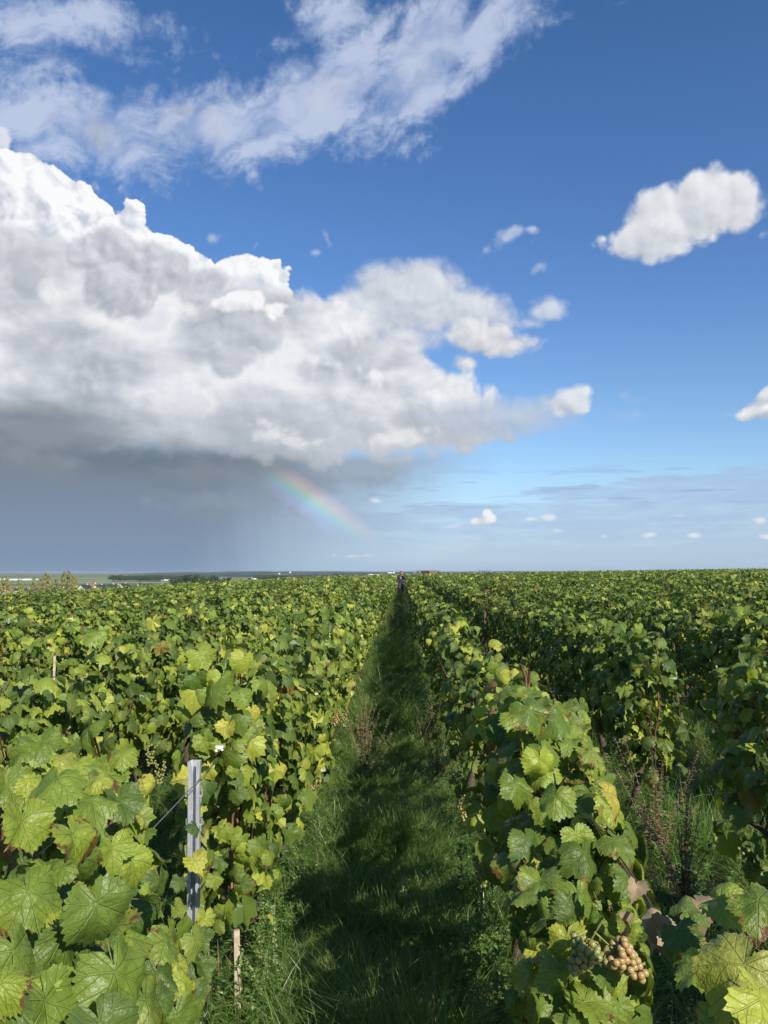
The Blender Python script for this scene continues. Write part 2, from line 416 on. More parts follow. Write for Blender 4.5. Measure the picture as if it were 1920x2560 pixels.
wo = W.node('ShaderNodeOutputWorld')
world.node_tree.links.new(sky_out, wo.inputs['Surface'])
world.cycles.sampling_method = 'MANUAL'
world.cycles.sample_map_resolution = 256

# ------------------------------------------------------------------ helpers
rng = np.random.default_rng(7)
def tag(o, label=None, cat=None, group=None, kind=None):
    if label: o['label'] = label
    if cat: o['category'] = cat
    if group: o['group'] = group
    if kind: o['kind'] = kind
    return o
def empty(name, loc=(0, 0, 0), rz=0.0, label=None, cat=None, group=None):
    o = bpy.data.objects.new(name, None)
    o.empty_display_size = 0.1
    COL.objects.link(o)
    o.location = loc; o.rotation_euler = (0, 0, rz)
    return tag(o, label, cat, group)
def link(name, mesh, parent=None, matrix=None, kind=None):
    o = bpy.data.objects.new(name, mesh)
    COL.objects.link(o)
    if parent is not None: o.parent = parent
    if matrix is not None: o.matrix_basis = matrix
    if kind: o['kind'] = kind
    return o
def make_mesh(name, verts, faces, mats=(), uv=None, tint=None, mat_idx=None, smooth=True):
    """faces: an (n,k) array or a list of tuples."""
    me = bpy.data.meshes.new(name)
    verts = np.asarray(verts, dtype=np.float32)
    if isinstance(faces, np.ndarray):
        n, k = faces.shape
        loops = faces.reshape(-1).astype(np.int32)
        starts = np.arange(0, n * k, k, dtype=np.int32)
        tot = np.full(n, k, dtype=np.int32)
    else:
        tot = np.array([len(f) for f in faces], dtype=np.int32)
        loops = np.array([i for f in faces for i in f], dtype=np.int32)
        starts = np.concatenate([[0], np.cumsum(tot)[:-1]]).astype(np.int32)
        n = len(tot)
    me.vertices.add(len(verts)); me.vertices.foreach_set('co', verts.reshape(-1))
    me.loops.add(len(loops)); me.loops.foreach_set('vertex_index', loops)
    me.polygons.add(n); me.polygons.foreach_set('loop_start', starts)
    try: me.polygons.foreach_set('loop_total', tot)
    except Exception: pass
    for m in mats: me.materials.append(m)
    if mat_idx is not None: me.polygons.foreach_set('material_index', np.asarray(mat_idx, dtype=np.int32))
    me.update(calc_edges=True)
    me.polygons.foreach_set('use_smooth', np.full(n, smooth, dtype=bool))
    if uv is not None:
        l = me.uv_layers.new(name='UVMap')
        l.data.foreach_set('uv', np.asarray(uv, dtype=np.float32)[loops].reshape(-1))
    if tint is not None:
        a = me.attributes.new('tint', 'FLOAT', 'POINT')
        a.data.foreach_set('value', np.asarray(tint, dtype=np.float32))
    return me
class MB:
    """Collects simple solids; build() links them as one mesh object."""
    def __init__(self): self.v, self.f, self.m = [], [], []
    def add(self, verts, faces, mi=0):
        b = len(self.v)
        self.v += [tuple(v) for v in verts]
        self.f += [tuple(i + b for i in f) for f in faces]
        self.m += [mi] * len(faces)
        return self
    def box(self, c, s, mi=0, rz=0.0, taper=1.0):
        cx, cy, cz = c; sx, sy, sz = (d / 2 for d in s)
        cr, sr = math.cos(rz), math.sin(rz)
        vs = []
        for z, t in ((-sz, 1.0), (sz, taper)):
            for x, y in ((-sx, -sy), (sx, -sy), (sx, sy), (-sx, sy)):
                x *= t; y *= t
                vs.append((cx + x * cr - y * sr, cy + x * sr + y * cr, cz + z))
        return self.add(vs, [(3, 2, 1, 0), (4, 5, 6, 7), (0, 1, 5, 4), (1, 2, 6, 5), (2, 3, 7, 6), (3, 0, 4, 7)], mi)
    def tube(self, pts, rad, n=6, mi=0, cap=True):
        pts = [Vector(p) for p in pts]
        if not isinstance(rad, (list, tuple)): rad = [rad] * len(pts)
        vs, fs = [], []
        up = Vector((0, 0, 1))
        for i, p in enumerate(pts):
            d = (pts[min(i + 1, len(pts) - 1)] - pts[max(i - 1, 0)]).normalized()
            a = d.cross(up if abs(d.z) < 0.95 else Vector((1, 0, 0))).normalized()
            b = d.cross(a)
            for k in range(n):
                t = 2 * math.pi * k / n
                vs.append(p + (a * math.cos(t) + b * math.sin(t)) * rad[i])
        for i in range(len(pts) - 1):
            for k in range(n):
                k2 = (k + 1) % n
                fs.append((i * n + k, i * n + k2, (i + 1) * n + k2, (i + 1) * n + k))
        if cap:
            fs.append(tuple(range(n)))
            fs.append(tuple((len(pts) - 1) * n + k for k in range(n))[::-1])
        return self.add(vs, fs, mi)
    def extrude(self, poly, axis, a, b, mi=0):
        """poly: list of 2D points; extruded along axis 0/1/2 from a to b."""
        n = len(poly)
        def P3(p, h):
            q = list(p); q.insert(axis, h); return tuple(q)
        vs = [P3(p, a) for p in poly] + [P3(p, b) for p in poly]
        fs = [tuple(range(n))[::-1], tuple(range(n, 2 * n))] + [(i, (i + 1) % n, (i + 1) % n + n, i + n) for i in range(n)]
        return self.add(vs, fs, mi)
    def build(self, name, mats, parent=None, matrix=None, smooth=False, kind=None):
        me = make_mesh(name, self.v, self.f, mats if isinstance(mats, (list, tuple)) else [mats], mat_idx=self.m, smooth=smooth)
        return link(name, me, parent, matrix, kind)
def instance_basis(pos, nrm, tip, s):
    n = nrm.normalized()
    y = (tip - n * tip.dot(n)).normalized()
    x = y.cross(n)
    m = Matrix((x * s, y * s, n * s)).transposed().to_4x4()
    m.translation = pos
    return m
def blob(radii, seed=0, sub=2, rough=0.25):
    """Icosphere-like lump."""
    import bmesh
    bm = bmesh.new(); bmesh.ops.create_icosphere(bm, subdivisions=sub, radius=1.0)
    r = np.random.default_rng(seed)
    ph = r.uniform(0, 6.28, (6,)); fr = r.normal(0, 2.2, (6, 3))
    for v in bm.verts:
        k = 1 + rough * sum(math.sin(v.co.dot(Vector(fr[i])) + ph[i]) for i in range(6)) / 3
        v.co = Vector((v.co.x * radii[0], v.co.y * radii[1], v.co.z * radii[2])) * k
    vs = [tuple(v.co) for v in bm.verts]; fs = [tuple(v.index for v in f.verts) for f in bm.faces]
    bm.free()
    return vs, fs

# ------------------------------------------------------------------ materials
def mat(name):
    m = bpy.data.materials.new(name); m.use_nodes = True
    m.node_tree.nodes.clear()
    nt = NT(m.node_tree)
    out = nt.node('ShaderNodeOutputMaterial')
    return m, nt, out
def principled(nt, out, color, rough=0.6, metal=0.0, spec=0.5, bump=None, bump_d=0.01, bump_s=0.5, **kw):
    p = nt.node('ShaderNodeBsdfPrincipled')
    if isinstance(color, tuple) and len(color) == 3: color = color + (1.0,)
    nt.put(p.inputs['Base Color'], color)
    nt.put(p.inputs['Roughness'], rough); nt.put(p.inputs['Metallic'], metal); nt.put(p.inputs['Specular IOR Level'], spec)
    for k, v in kw.items(): nt.put(p.inputs[k.replace('_', ' ')], v)
    if bump is not None:
        b = nt.node('ShaderNodeBump'); nt.put(b.inputs['Height'], bump)
        b.inputs['Distance'].default_value = bump_d; b.inputs['Strength'].default_value = bump_s
        nt.t.links.new(b.outputs[0], p.inputs['Normal'])
    nt.t.links.new(p.outputs[0], out.inputs['Surface'])
    return p
def simple(name, color, rough=0.6, metal=0.0, spec=0.5, vary=0.15, scale=8.0, bump=0.0, coords='Object'):
    m, nt, out = mat(name)
    tc = nt.node('ShaderNodeTexCoord')
    n = nt.noise(E(nt, tc.outputs[coords]), scale, 5.0, 0.6)
    col = nt.mix(nt.step(n, 0.25, 0.75), tuple(c * (1 - vary) for c in color), tuple(min(1, c * (1 + vary)) for c in color))
    principled(nt, out, col, rough, metal, spec, bump=(n if bump else None), bump_d=bump)
    return m

def leaf_material(name, detail):
    m, nt, out = mat(name)
    geo = nt.node('ShaderNodeNewGeometry'); oi = nt.node('ShaderNodeObjectInfo'); at = nt.node('ShaderNodeAttribute'); at.attribute_name = 'tint'
    pos = E(nt, geo.outputs['Position'])
    patch = nt.noise(pos, 0.35, 2.0, 0.5)
    t = nt.math('FRACT', E(nt, at.outputs['Fac']) + E(nt, oi.outputs['Random']))
    t = nt.math('ADD', (t * t * 0.34 + t * 0.60) if detail else (t * t * 0.26 + t * 0.72), (patch - 0.5) * 0.42, clamp=True)
    g = [(0.0, (0.070, 0.118, 0.026)), (0.18, (0.125, 0.188, 0.034)), (0.38, (0.195, 0.265, 0.044)), (0.60, (0.270, 0.340, 0.054)), (0.78, (0.365, 0.420, 0.070)), (0.91, (0.480, 0.480, 0.088)), (0.965, (0.540, 0.450, 0.095)), (0.985, (0.34, 0.20, 0.07)), (1.0, (0.22, 0.10, 0.04))]
    col = nt.ramp(t, g)
    blue = nt.math('FRACT', t * 17.3)
    col = nt.mix(1.0, col, (0.96, 0.955, 0.76), 'MULTIPLY')
    col = nt.mix(nt.step(blue, 0.6, 1.0) * 0.45, col, (0.070, 0.120, 0.045))
    height = None
    if detail:
        uvn = nt.node('ShaderNodeUVMap'); uvn.uv_map = 'UVMap'
        u, v, _ = nt.sep(E(nt, uvn.outputs[0]))
        uvv = nt.xyz(u, v, E(nt, oi.outputs['Random']) * 20.0)
        r = nt.math('SQRT', u * u + v * v)
        a = nt.math('ABSOLUTE', nt.math('ARCTAN2', u, v))
        dmin = None
        for ak, w in ((0.0, 1.0), (0.86, 0.9), (1.95, 0.8)):
            d = nt.math('ABSOLUTE', nt.math('SINE', a - ak)) * r
            d = d + nt.math('GREATER_THAN', nt.math('ABSOLUTE', a - ak), 1.2)
            dmin = d if dmin is None else nt.math('MINIMUM', dmin, d)
        vein = nt.step(dmin, 0.017, 0.004)
        # side veins leave the main ones at an angle
        sv = nt.math('PINGPONG', (r - dmin * 1.5) * 6.0, 0.5)
        side = nt.step(sv, 0.07, 0.0) * nt.step(dmin, 0.0, 0.03)
        cells = nt.voronoi(uvv, 15.0, feature='DISTANCE_TO_EDGE')
        quilt = nt.step(cells, 0.0, 0.16)
        col = nt.mix(vein * 0.20 + side * 0.10, col, (0.27, 0.33, 0.09))
        rnd2 = nt.math('FRACT', E(nt, oi.outputs['Random']) * 91.7 + E(nt, at.outputs['Fac']) * 37.0)
        bl = nt.noise(uvv, 3.4, 4.0, 0.6)
        # yellowing between the veins and towards the margin, brown scorch on a few leaves
        yel = nt.step(bl + r * 0.55 + rnd2 * 0.42, 0.98, 1.22) * nt.step(dmin, 0.0, 0.06, 0.3, 1.0)
        col = nt.mix(yel * 0.62, col, (0.27, 0.29, 0.03))
        rust = nt.step(bl + r * 0.75 + rnd2 * 0.36, 1.19, 1.25)
        col = nt.mix(rust * 0.9, col, (0.13, 0.055, 0.022))
        spot = nt.noise(uvv, 22.0, 2.0, 0.5)
        col = nt.mix(nt.step(spot, 0.68, 0.74) * 0.5 * nt.math('GREATER_THAN', rnd2, 0.45), col, (0.10, 0.07, 0.025))
        col = nt.mix(nt.noise(uvv, 7.0, 3.0, 0.6) * 0.5, col, nt.mix(1.0, col, (0.62, 0.72, 0.62), 'MULTIPLY'))
        height = quilt * 0.07 - vein * 0.45 - side * 0.35 + nt.noise(uvv, 5.0, 3.0, 0.55) * 1.7
    else:
        fine = nt.noise(pos, 34.0, 2.0, 0.6)
        col = nt.mix(fine * 0.75, col, nt.mix(1.0, col, (0.55, 0.62, 0.6), 'MULTIPLY'))
    # the underside is paler and matt
    col = nt.mix(E(nt, geo.outputs['Backfacing']) * 0.5, col, (0.11, 0.155, 0.065))
    p = nt.node('ShaderNodeBsdfPrincipled')
    nt.put(p.inputs['Base Color'], col); nt.put(p.inputs['Specular IOR Level'], 0.42)
    nt.put(p.inputs['Roughness'], nt.lin(E(nt, geo.outputs['Backfacing']), 0, 1, 0.43, 0.72))
    tr = nt.node('ShaderNodeBsdfTranslucent')
    nt.put(tr.inputs['Color'], nt.mix(1.0, col, (1.6, 1.75, 0.65), 'MULTIPLY'))
    if height is not None:
        b = nt.node('ShaderNodeBump'); nt.put(b.inputs['Height'], height)
        b.inputs['Distance'].default_value = 0.0042; b.inputs['Strength'].default_value = 0.8
        nt.t.links.new(b.outputs[0], p.inputs['Normal'])
    ms = nt.node('ShaderNodeMixShader'); ms.inputs[0].default_value = 0.26
    nt.t.links.new(p.outputs[0], ms.inputs[1]); nt.t.links.new(tr.outputs[0], ms.inputs[2])
    nt.t.links.new(ms.outputs[0], out.inputs['Surface'])
    return m
M = {}
M['leaf'] = leaf_material('vine leaf', True)
M['leaf_plain'] = leaf_material('vine leaf plain', False)
def tinted_plant(name, stops, rough=0.5, trans=0.3, scale=0.5):
    m, nt, out = mat(name)
    geo = nt.node('ShaderNodeNewGeometry'); oi = nt.node('ShaderNodeObjectInfo'); at = nt.node('ShaderNodeAttribute'); at.attribute_name = 'tint'
    n = nt.noise(E(nt, geo.outputs['Position']), scale, 3.0, 0.55)
    t = nt.math('ADD', nt.math('FRACT', E(nt, at.outputs['Fac']) + E(nt, oi.outputs['Random'])), (n - 0.5) * 0.8, clamp=True)
    col = nt.ramp(t, stops)
    p = nt.node('ShaderNodeBsdfPrincipled')
    nt.put(p.inputs['Base Color'], col); nt.put(p.inputs['Roughness'], rough); nt.put(p.inputs['Specular IOR Level'], 0.35)
    tr = nt.node('ShaderNodeBsdfTranslucent'); nt.put(tr.inputs['Color'], nt.mix(1.0, col, (1.5, 1.6, 0.7), 'MULTIPLY'))
    ms = nt.node('ShaderNodeMixShader'); ms.inputs[0].default_value = trans
    nt.t.links.new(p.outputs[0], ms.inputs[1]); nt.t.links.new(tr.outputs[0], ms.inputs[2])
    nt.t.links.new(ms.outputs[0], out.inputs['Surface'])
    return m
M['grass'] = tinted_plant('grass blades', [(0.0, (0.078, 0.145, 0.036)), (0.4, (0.135, 0.228, 0.054)), (0.75, (0.20, 0.30, 0.078)), (0.93, (0.31, 0.36, 0.13)), (1.0, (0.30, 0.25, 0.11))], 0.34, 0.42)
M['weed'] = tinted_plant('weed leaves', [(0.0, (0.05, 0.12, 0.03)), (0.5, (0.095, 0.19, 0.038)), (0.9, (0.17, 0.26, 0.06)), (1.0, (0.22, 0.22, 0.07))], 0.5, 0.28)
M['dry'] = tinted_plant('dry weed', [(0.0, (0.14, 0.095, 0.055)), (0.5, (0.24, 0.175, 0.10)), (0.85, (0.32, 0.25, 0.15)), (1.0, (0.16, 0.19, 0.07))], 0.8, 0.12, 3.0)
M['seed'] = tinted_plant('seed heads', [(0.0, (0.20, 0.27, 0.11)), (0.5, (0.34, 0.40, 0.19)), (1.0, (0.50, 0.50, 0.32))], 0.8, 0.12, 3.0)
M['conifer'] = tinted_plant('dark crown', [(0.0, (0.010, 0.026, 0.012)), (0.5, (0.022, 0.050, 0.018)), (1.0, (0.05, 0.085, 0.03))], 0.7, 0.1, 0.1)
M['poplar'] = tinted_plant('poplar crown', [(0.0, (0.16, 0.17, 0.05)), (0.5, (0.27, 0.26, 0.08)), (1.0, (0.40, 0.34, 0.14))], 0.7, 0.25, 0.1)
M['dock'] = tinted_plant('dock leaf', [(0.0, (0.22, 0.33, 0.10)), (1.0, (0.30, 0.40, 0.13))], 0.5, 0.35)
M['crown'] = tinted_plant('broadleaf crown', [(0.0, (0.018, 0.045, 0.016)), (0.5, (0.042, 0.085, 0.026)), (1.0, (0.10, 0.14, 0.045))], 0.7, 0.15, 0.1)
M['cane'] = simple('vine cane', (0.17, 0.080, 0.042), 0.55, vary=0.45, scale=30.0, bump=0.001)
M['petiole'] = simple('leaf stalk', (0.19, 0.19, 0.05), 0.5, vary=0.5, scale=60.0)
M['bark'] = simple('vine bark', (0.085, 0.058, 0.040), 0.9, vary=0.5, scale=45.0, bump=0.006)
M['bark_pale'] = simple('tree bark', (0.20, 0.17, 0.13), 0.9, vary=0.4, scale=3.0, bump=0.02)
def zinc():
    m, nt, out = mat('galvanised steel')
    tc = nt.node('ShaderNodeTexCoord'); o = E(nt, tc.outputs['Object'])
    v = nt.voronoi(o, 160.0, out='Color'); f, _, _ = nt.sep(v)
    n = nt.noise(o, 12.0, 6.0, 0.65)
    streak = nt.noise(nt.vmath('MULTIPLY', o, (60.0, 60.0, 4.0)), 1.0, 4.0, 0.6)
    col = nt.mix(f * 0.35 + nt.step(n, 0.4, 0.7) * 0.35, (0.50, 0.53, 0.56), (0.66, 0.68, 0.70))
    col = nt.mix(nt.step(streak, 0.52, 0.75) * 0.55, col, (0.33, 0.34, 0.35))
    col = nt.mix(nt.step(n * streak, 0.40, 0.46) * 0.5, col, (0.30, 0.22, 0.16))
    principled(nt, out, col, nt.lin(n, 0.3, 0.7, 0.38, 0.62), 0.55, 0.5, bump=streak, bump_d=0.0008)
    return m
M['zinc'] = zinc()
M['wire'] = simple('wire', (0.30, 0.30, 0.29), 0.45, metal=0.7, vary=0.3, scale=40.0)
M['black_wire'] = simple('black wire', (0.035, 0.028, 0.025), 0.5, vary=0.3, scale=40.0)
M['white_plastic'] = simple('white plastic', (0.72, 0.73, 0.74), 0.45, vary=0.08)
M['wood'] = simple('weathered wood', (0.42, 0.34, 0.25), 0.85, vary=0.35, scale=30.0, bump=0.003)
M['dark_wood'] = simple('brown stake', (0.11, 0.065, 0.045), 0.8, vary=0.3, scale=20.0)

def grape_mat(name, a, b):
    m, nt, out = mat(name)
    tc = nt.node('ShaderNodeTexCoord'); geo = nt.node('ShaderNodeNewGeometry'); oi = nt.node('ShaderNodeObjectInfo'); at = nt.node('ShaderNodeAttribute'); at.attribute_name = 'tint'
    t = nt.math('FRACT', E(nt, at.outputs['Fac']) + E(nt, oi.outputs['Random']))
    n = nt.noise(E(nt, geo.outputs['Position']), 160.0, 3.0, 0.6)
    col = nt.mix(nt.math('ADD', t * 0.8, (n - 0.5) * 0.7, clamp=True), a, b)
    bloom = nt.noise(E(nt, geo.outputs['Position']), 60.0, 3.0, 0.6)
    col = nt.mix(nt.step(bloom, 0.45, 0.7) * 0.25, col, (0.42, 0.40, 0.30))
    principled(nt, out, col, nt.lin(bloom, 0.3, 0.7, 0.25, 0.5), 0.0, 0.5, Subsurface_Weight=0.35, Subsurface_Scale=0.006, Subsurface_Radius=(1.0, 0.7, 0.25))
    return m
M['grape'] = grape_mat('pale green grape', (0.20, 0.225, 0.060), (0.30, 0.27, 0.085))
M['grape_pink'] = grape_mat('amber grape', (0.34, 0.275, 0.095), (0.37, 0.20, 0.09))

# ground and terrain
ROW_X0, ROW_DX = 0.48, 1.16
def near_z(x, y):
    x = np.asarray(x, dtype=float)
    return 0.0155 * x - 0.00120 * np.minimum(x, 0.0) ** 2 * (1 - 0.0) 
def ground_z(x, y):
    x = np.asarray(x, dtype=float); y = np.asarray(y, dtype=float)
    xc = np.clip(x, -140, 220)
    nz = 0.0155 * xc - 0.00120 * np.minimum(xc, 0.0) ** 2
    q = np.maximum(np.maximum(y - 138.0, np.abs(x) - 190.0), np.maximum(-60.0 - y, 0.0))
    s = 1 - np.exp(-(np.maximum(q, 0) / 500.0) ** 1.3)
    far = -28.0 + 3.0 * np.sin(x / 900.0 + 1.0) * np.sin(y / 1300.0) 
    return nz * (1 - s) + far * s
def ground_material():
    m, nt, out = mat('soil and stubble')
    geo = nt.node('ShaderNodeNewGeometry'); pos = E(nt, geo.outputs['Position'])
    x, y, z = nt.sep(pos)
    n1 = nt.noise(pos, 7.0, 8.0, 0.65); n2 = nt.noise(pos, 60.0, 4.0, 0.6)
    soil = nt.mix(nt.step(n1, 0.35, 0.7), (0.045, 0.033, 0.022), (0.095, 0.075, 0.05))
    soil = nt.mix(nt.step(n2, 0.5, 0.62), soil, (0.03, 0.052, 0.014))
    # beyond the slope: strips of fields of different crops, stretched across the view
    cell = nt.voronoi(nt.xyz(x * 0.0011, y * 0.0042, 0.0), 1.0, out='Color', rnd=0.9)
    r, g, b = nt.sep(cell)
    field = nt.ramp(r, [(0.0, (0.085, 0.14, 0.045)), (0.3, (0.13, 0.20, 0.055)), (0.5, (0.20, 0.25, 0.08)), (0.64, (0.31, 0.30, 0.16)), (0.8, (0.15, 0.19, 0.08)), (0.9, (0.19, 0.145, 0.09)), (1.0, (0.10, 0.17, 0.05))], 'CONSTANT')
    field = nt.mix(nt.noise(nt.vmath('MULTIPLY', pos, (0.004, 0.03, 0.0)), 1.0, 4.0, 0.6) * 0.5, field, (0.12, 0.16, 0.06))
    far = nt.step(nt.vmath('LENGTH', pos, out=1), 150.0, 330.0)
    col = nt.mix(far, soil, field)
    principled(nt, out, col, 0.95, 0.0, 0.2, bump=n1, bump_d=0.03)
    return m
M['ground'] = ground_material()
def terrain():
    def axis(vals):
        return np.array(sorted(set(np.round(vals, 3))))
    xs = axis(np.concatenate([np.linspace(-12, 12, 97), np.linspace(-190, 240, 130), np.sign(np.linspace(-1, 1, 121)) * np.abs(np.linspace(-1, 1, 121)) ** 2.2 * 22000]))
    ys = axis(np.concatenate([np.linspace(-4, 20, 97), np.linspace(-60, 240, 100), 240 + np.linspace(0, 1, 90) ** 2.4 * 25000, -60 - np.linspace(0, 1, 20) ** 2 * 6000]))
    X, Y = np.meshgrid(xs, ys)
    Z = ground_z(X, Y)
    near = np.exp(-((X / 40) ** 2 + (Y / 40) ** 2))
    Z = Z + near * (0.018 * np.sin(X * 7.1 + 1.3 * np.sin(Y * 2.3)) * np.sin(Y * 5.3 + X) + 0.012 * np.sin(X * 17) * np.sin(Y * 13.0))
    # gentle crown of each vine row
    nx, ny = len(xs), len(ys)
    V = np.stack([X, Y, Z], -1).reshape(-1, 3)
    i = np.arange(nx - 1)[None, :] + (np.arange(ny - 1) * nx)[:, None]
    i = i.reshape(-1)
    F = np.stack([i, i + 1, i + 1 + nx, i + nx], -1)
    o = link('ground', make_mesh('ground', V, F, [M['ground']]), kind='structure')
    return o
terrain()

# ------------------------------------------------------------------ vine leaves
def leaf_shape(n, r, teeth=0.045, rings=1, lobes=1.0, curl=1.0):
    """A palmate vine leaf: stalk joint at the origin, tip towards +Y, about one unit wide."""
    ang = np.array([0, 12, 27, 50, 72, 94, 118, 145, 166, 180.0])
    rad = np.array([.62, .58, .515, .575, .53, .475, .49, .43, .29, .06])
    rad = rad * r.uniform(0.92, 1.08, len(rad))
    rad[2] *= lobes; rad[5] *= 0.5 + 0.5 * lobes
    th = (np.arange(n) + 0.0) / n * 360.0 - 180.0
    radl = rad * r.uniform(0.92, 1.08, len(rad))
    R = np.where(th >= 0, np.interp(np.abs(th), ang, rad), np.interp(np.abs(th), ang, radl))
    if teeth > 0:
        R = R * (1 + teeth * np.where(np.arange(n) % 2 == 0, 1, -1) * np.clip(np.abs(180 - np.abs(th)) / 40, 0, 1)) + r.normal(0, 0.012, n)
    t = th * D2R
    out = np.stack([np.sin(t) * R, np.cos(t) * R], -1)
    loops = [out]
    for k in range(rings):
        f = 1 - (k + 1) / (rings + 1)
        loops.append(0.5 * (out[0::2] + out[1::2]) * f if k == 0 else loops[-1] * (f / (1 - k / (rings + 1))))
    pts = [np.zeros((1, 2))] + loops[::-1]
    P2 = np.concatenate(pts)
    faces = []
    ofs = np.cumsum([0] + [len(p) for p in pts])
    first = pts[1]; m = len(first)
    for i in range(m): faces.append((0, ofs[1] + (i + 1) % m, ofs[1] + i))
    for k in range(1, len(pts) - 1):
        a, b = pts[k], pts[k + 1]; na, nb = len(a), len(b)
        for i in range(na):
            i2 = (i + 1) % na
            if nb == na:
                faces += [(ofs[k] + i, ofs[k] + i2, ofs[k + 1] + i2), (ofs[k] + i, ofs[k + 1] + i2, ofs[k + 1] + i)]
            else:
                o0, o1, o2 = ofs[k + 1] + 2 * i, ofs[k + 1] + 2 * i + 1, ofs[k + 1] + (2 * i + 2) % nb
                faces += [(ofs[k] + i, o1, o0), (ofs[k] + i, ofs[k] + i2, o1), (ofs[k] + i2, o2, o1)]
    # faces made clockwise above are flipped so that the upper side looks along +Z
    F = []
    for f in faces:
        a, b, c_ = (P2[j] for j in f)
        cr_ = (b[0] - a[0]) * (c_[1] - a[1]) - (b[1] - a[1]) * (c_[0] - a[0])
        F.append(f if cr_ > 0 else f[::-1])
    x, y = P2[:, 0], P2[:, 1]
    rr = np.hypot(x, y); tt = np.arctan2(x, y)
    fold, droop, bend = r.uniform(-0.45, 0.85) * curl, r.uniform(0.0, 0.9) * curl, r.uniform(-0.3, 1.1) * curl
    ph = r.uniform(0, 6.28, 3)
    z = fold * np.abs(x) * (0.5 + 0.5 * np.abs(x) / 0.5) - droop * rr ** 2 - bend * np.clip(y, 0, 1) ** 2
    z += rr ** 2 * (0.28 * np.sin(3 * tt + ph[0]) + 0.20 * np.sin(5 * tt + ph[1])) * r.uniform(0.4, 1.1)
    z += 0.030 * np.sin(13 * x + ph[1]) * np.sin(12 * y + ph[2]) + 0.035 * np.sin(7 * x + ph[2]) * np.sin(8 * y + ph[0])
    # curled margin
    z -= r.uniform(0.0, 0.9) * np.clip(rr - 0.40, 0, 1) ** 1.5 * (1 + np.sin(2 * tt + ph[2]))
    tw = r.uniform(-0.35, 0.35)
    z += tw * x * y
    V = np.stack([x, y, z], -1)
    return V, np.array(F), P2
def leaf_variants(n_var, n, teeth, rings, seed, stalk=False, curl=1.0):
    r = np.random.default_rng(seed); out = []
    for k in range(n_var):
        V, F, UV = leaf_shape(n, r, teeth, rings, r.uniform(0.90, 1.06), curl)
        F = [tuple(f) for f in F]; mi = [0] * len(F)
        if stalk:
            b = MB(); bend = r.uniform(-0.2, 0.2)
            b.tube([(0, 0.0, -0.012), (bend * 0.3, -0.16, -0.10), (bend, -0.34, -0.26)], [0.011, 0.009, 0.010], 4, 0, cap=False)
            o = len(V)
            V = np.concatenate([V, np.array([tuple(v) for v in b.v])]); F += [tuple(i + o for i in f) for f in b.f]
            mi += [1] * len(b.f); UV = np.concatenate([UV, np.zeros((len(b.v), 2))])
        out.append((V, F, UV, mi))
    return out
HERO = [make_mesh('leaf_large', v, f, [M['leaf'], M['petiole']], uv=uv, mat_idx=mi) for v, f, uv, mi in leaf_variants(14, 60, 0.050, 3, 11, True)]
MIDV = leaf_variants(16, 28, 0.070, 1, 12, False)
MIDL = [make_mesh('leaf_middle', v, f, [M['leaf'], M['petiole']], uv=uv, mat_idx=mi) for v, f, uv, mi in MIDV]
SMALL = leaf_variants(14, 16, 0.090, 0, 13, False, 0.6)
TINY = leaf_variants(8, 6, 0.0, 0, 14, False, 0.6)

def canopy(n, r, L=1.13, h0=0.38, h1=1.22, hw=0.19, ends=(False, False), smin=0.058, smax=0.118, top=0.24, taper=0.0, stray=0.10):
    """Leaf positions, normals, tip directions and sizes over a hedge-like stretch of vine (local: along Y, centred)."""
    P_, N_, T_, S_ = [], [], [], []
    ph = r.uniform(0, 6.28, 4)
    for i in range(n):
        y = r.uniform(-L / 2, L / 2)
        hh = h1 + 0.07 * math.sin(y * 5 + ph[0]) + 0.05 * math.sin(y * 11 + ph[1])
        wv = hw * (1 + 0.22 * math.sin(y * 6 + ph[2]) + 0.12 * math.sin(y * 15 + ph[3]))
        q = r.random()
        if q < top:
            x = r.uniform(-wv, wv); z = hh - 0.5 * x * x / max(wv, .01) + r.normal(0, 0.05)
            n_ = Vector((x / wv * 0.55, r.normal(0, 0.35), 1.0)) + Vector(r.normal(0, 0.52, 3))
            if r.random() < stray: z += r.uniform(0.04, 0.17)
        else:
            sd = 1 if r.random() < 0.5 else -1
            z = h0 + (hh - h0) * r.beta(1.25, 1.0)
            rel = (z - h0) / (hh - h0)
            wz = wv * (0.72 + 0.45 * math.sin(math.pi * min(1, rel * 0.9 + 0.08))) * (1 - taper * (1 - rel) ** 1.3)
            x = sd * (wz * (1.0 if r.random() < 0.72 else r.uniform(0.1, 1.0)) + r.normal(0, 0.028))
            n_ = Vector((sd * 1.0, r.normal(0, 0.30), 0.42 + 0.30 * rel)) + Vector(r.normal(0, 0.50, 3))
        for e, flag in zip((-1, 1), ends):
            if flag and r.random() < 0.20:
                y = e * (L / 2 + r.uniform(-0.04, 0.05)); x = r.uniform(-wv, wv)
                n_ = Vector((r.normal(0, 0.4), e * 1.0, 0.45)) + Vector(r.normal(0, 0.25, 3))
        n_ += Vector((0.16, -0.24, 0.15))
        tip = Vector((r.normal(0, 0.35), r.normal(0, 0.35), -1.0)) + Vector((n_.x, n_.y, 0)) * 0.25
        P_.append((x, y, z)); N_.append(n_.normalized()); T_.append(tip); S_.append(r.uniform(smin, smax) * (0.72 if r.random() < 0.18 else 1.0))
    return P_, N_, T_, S_
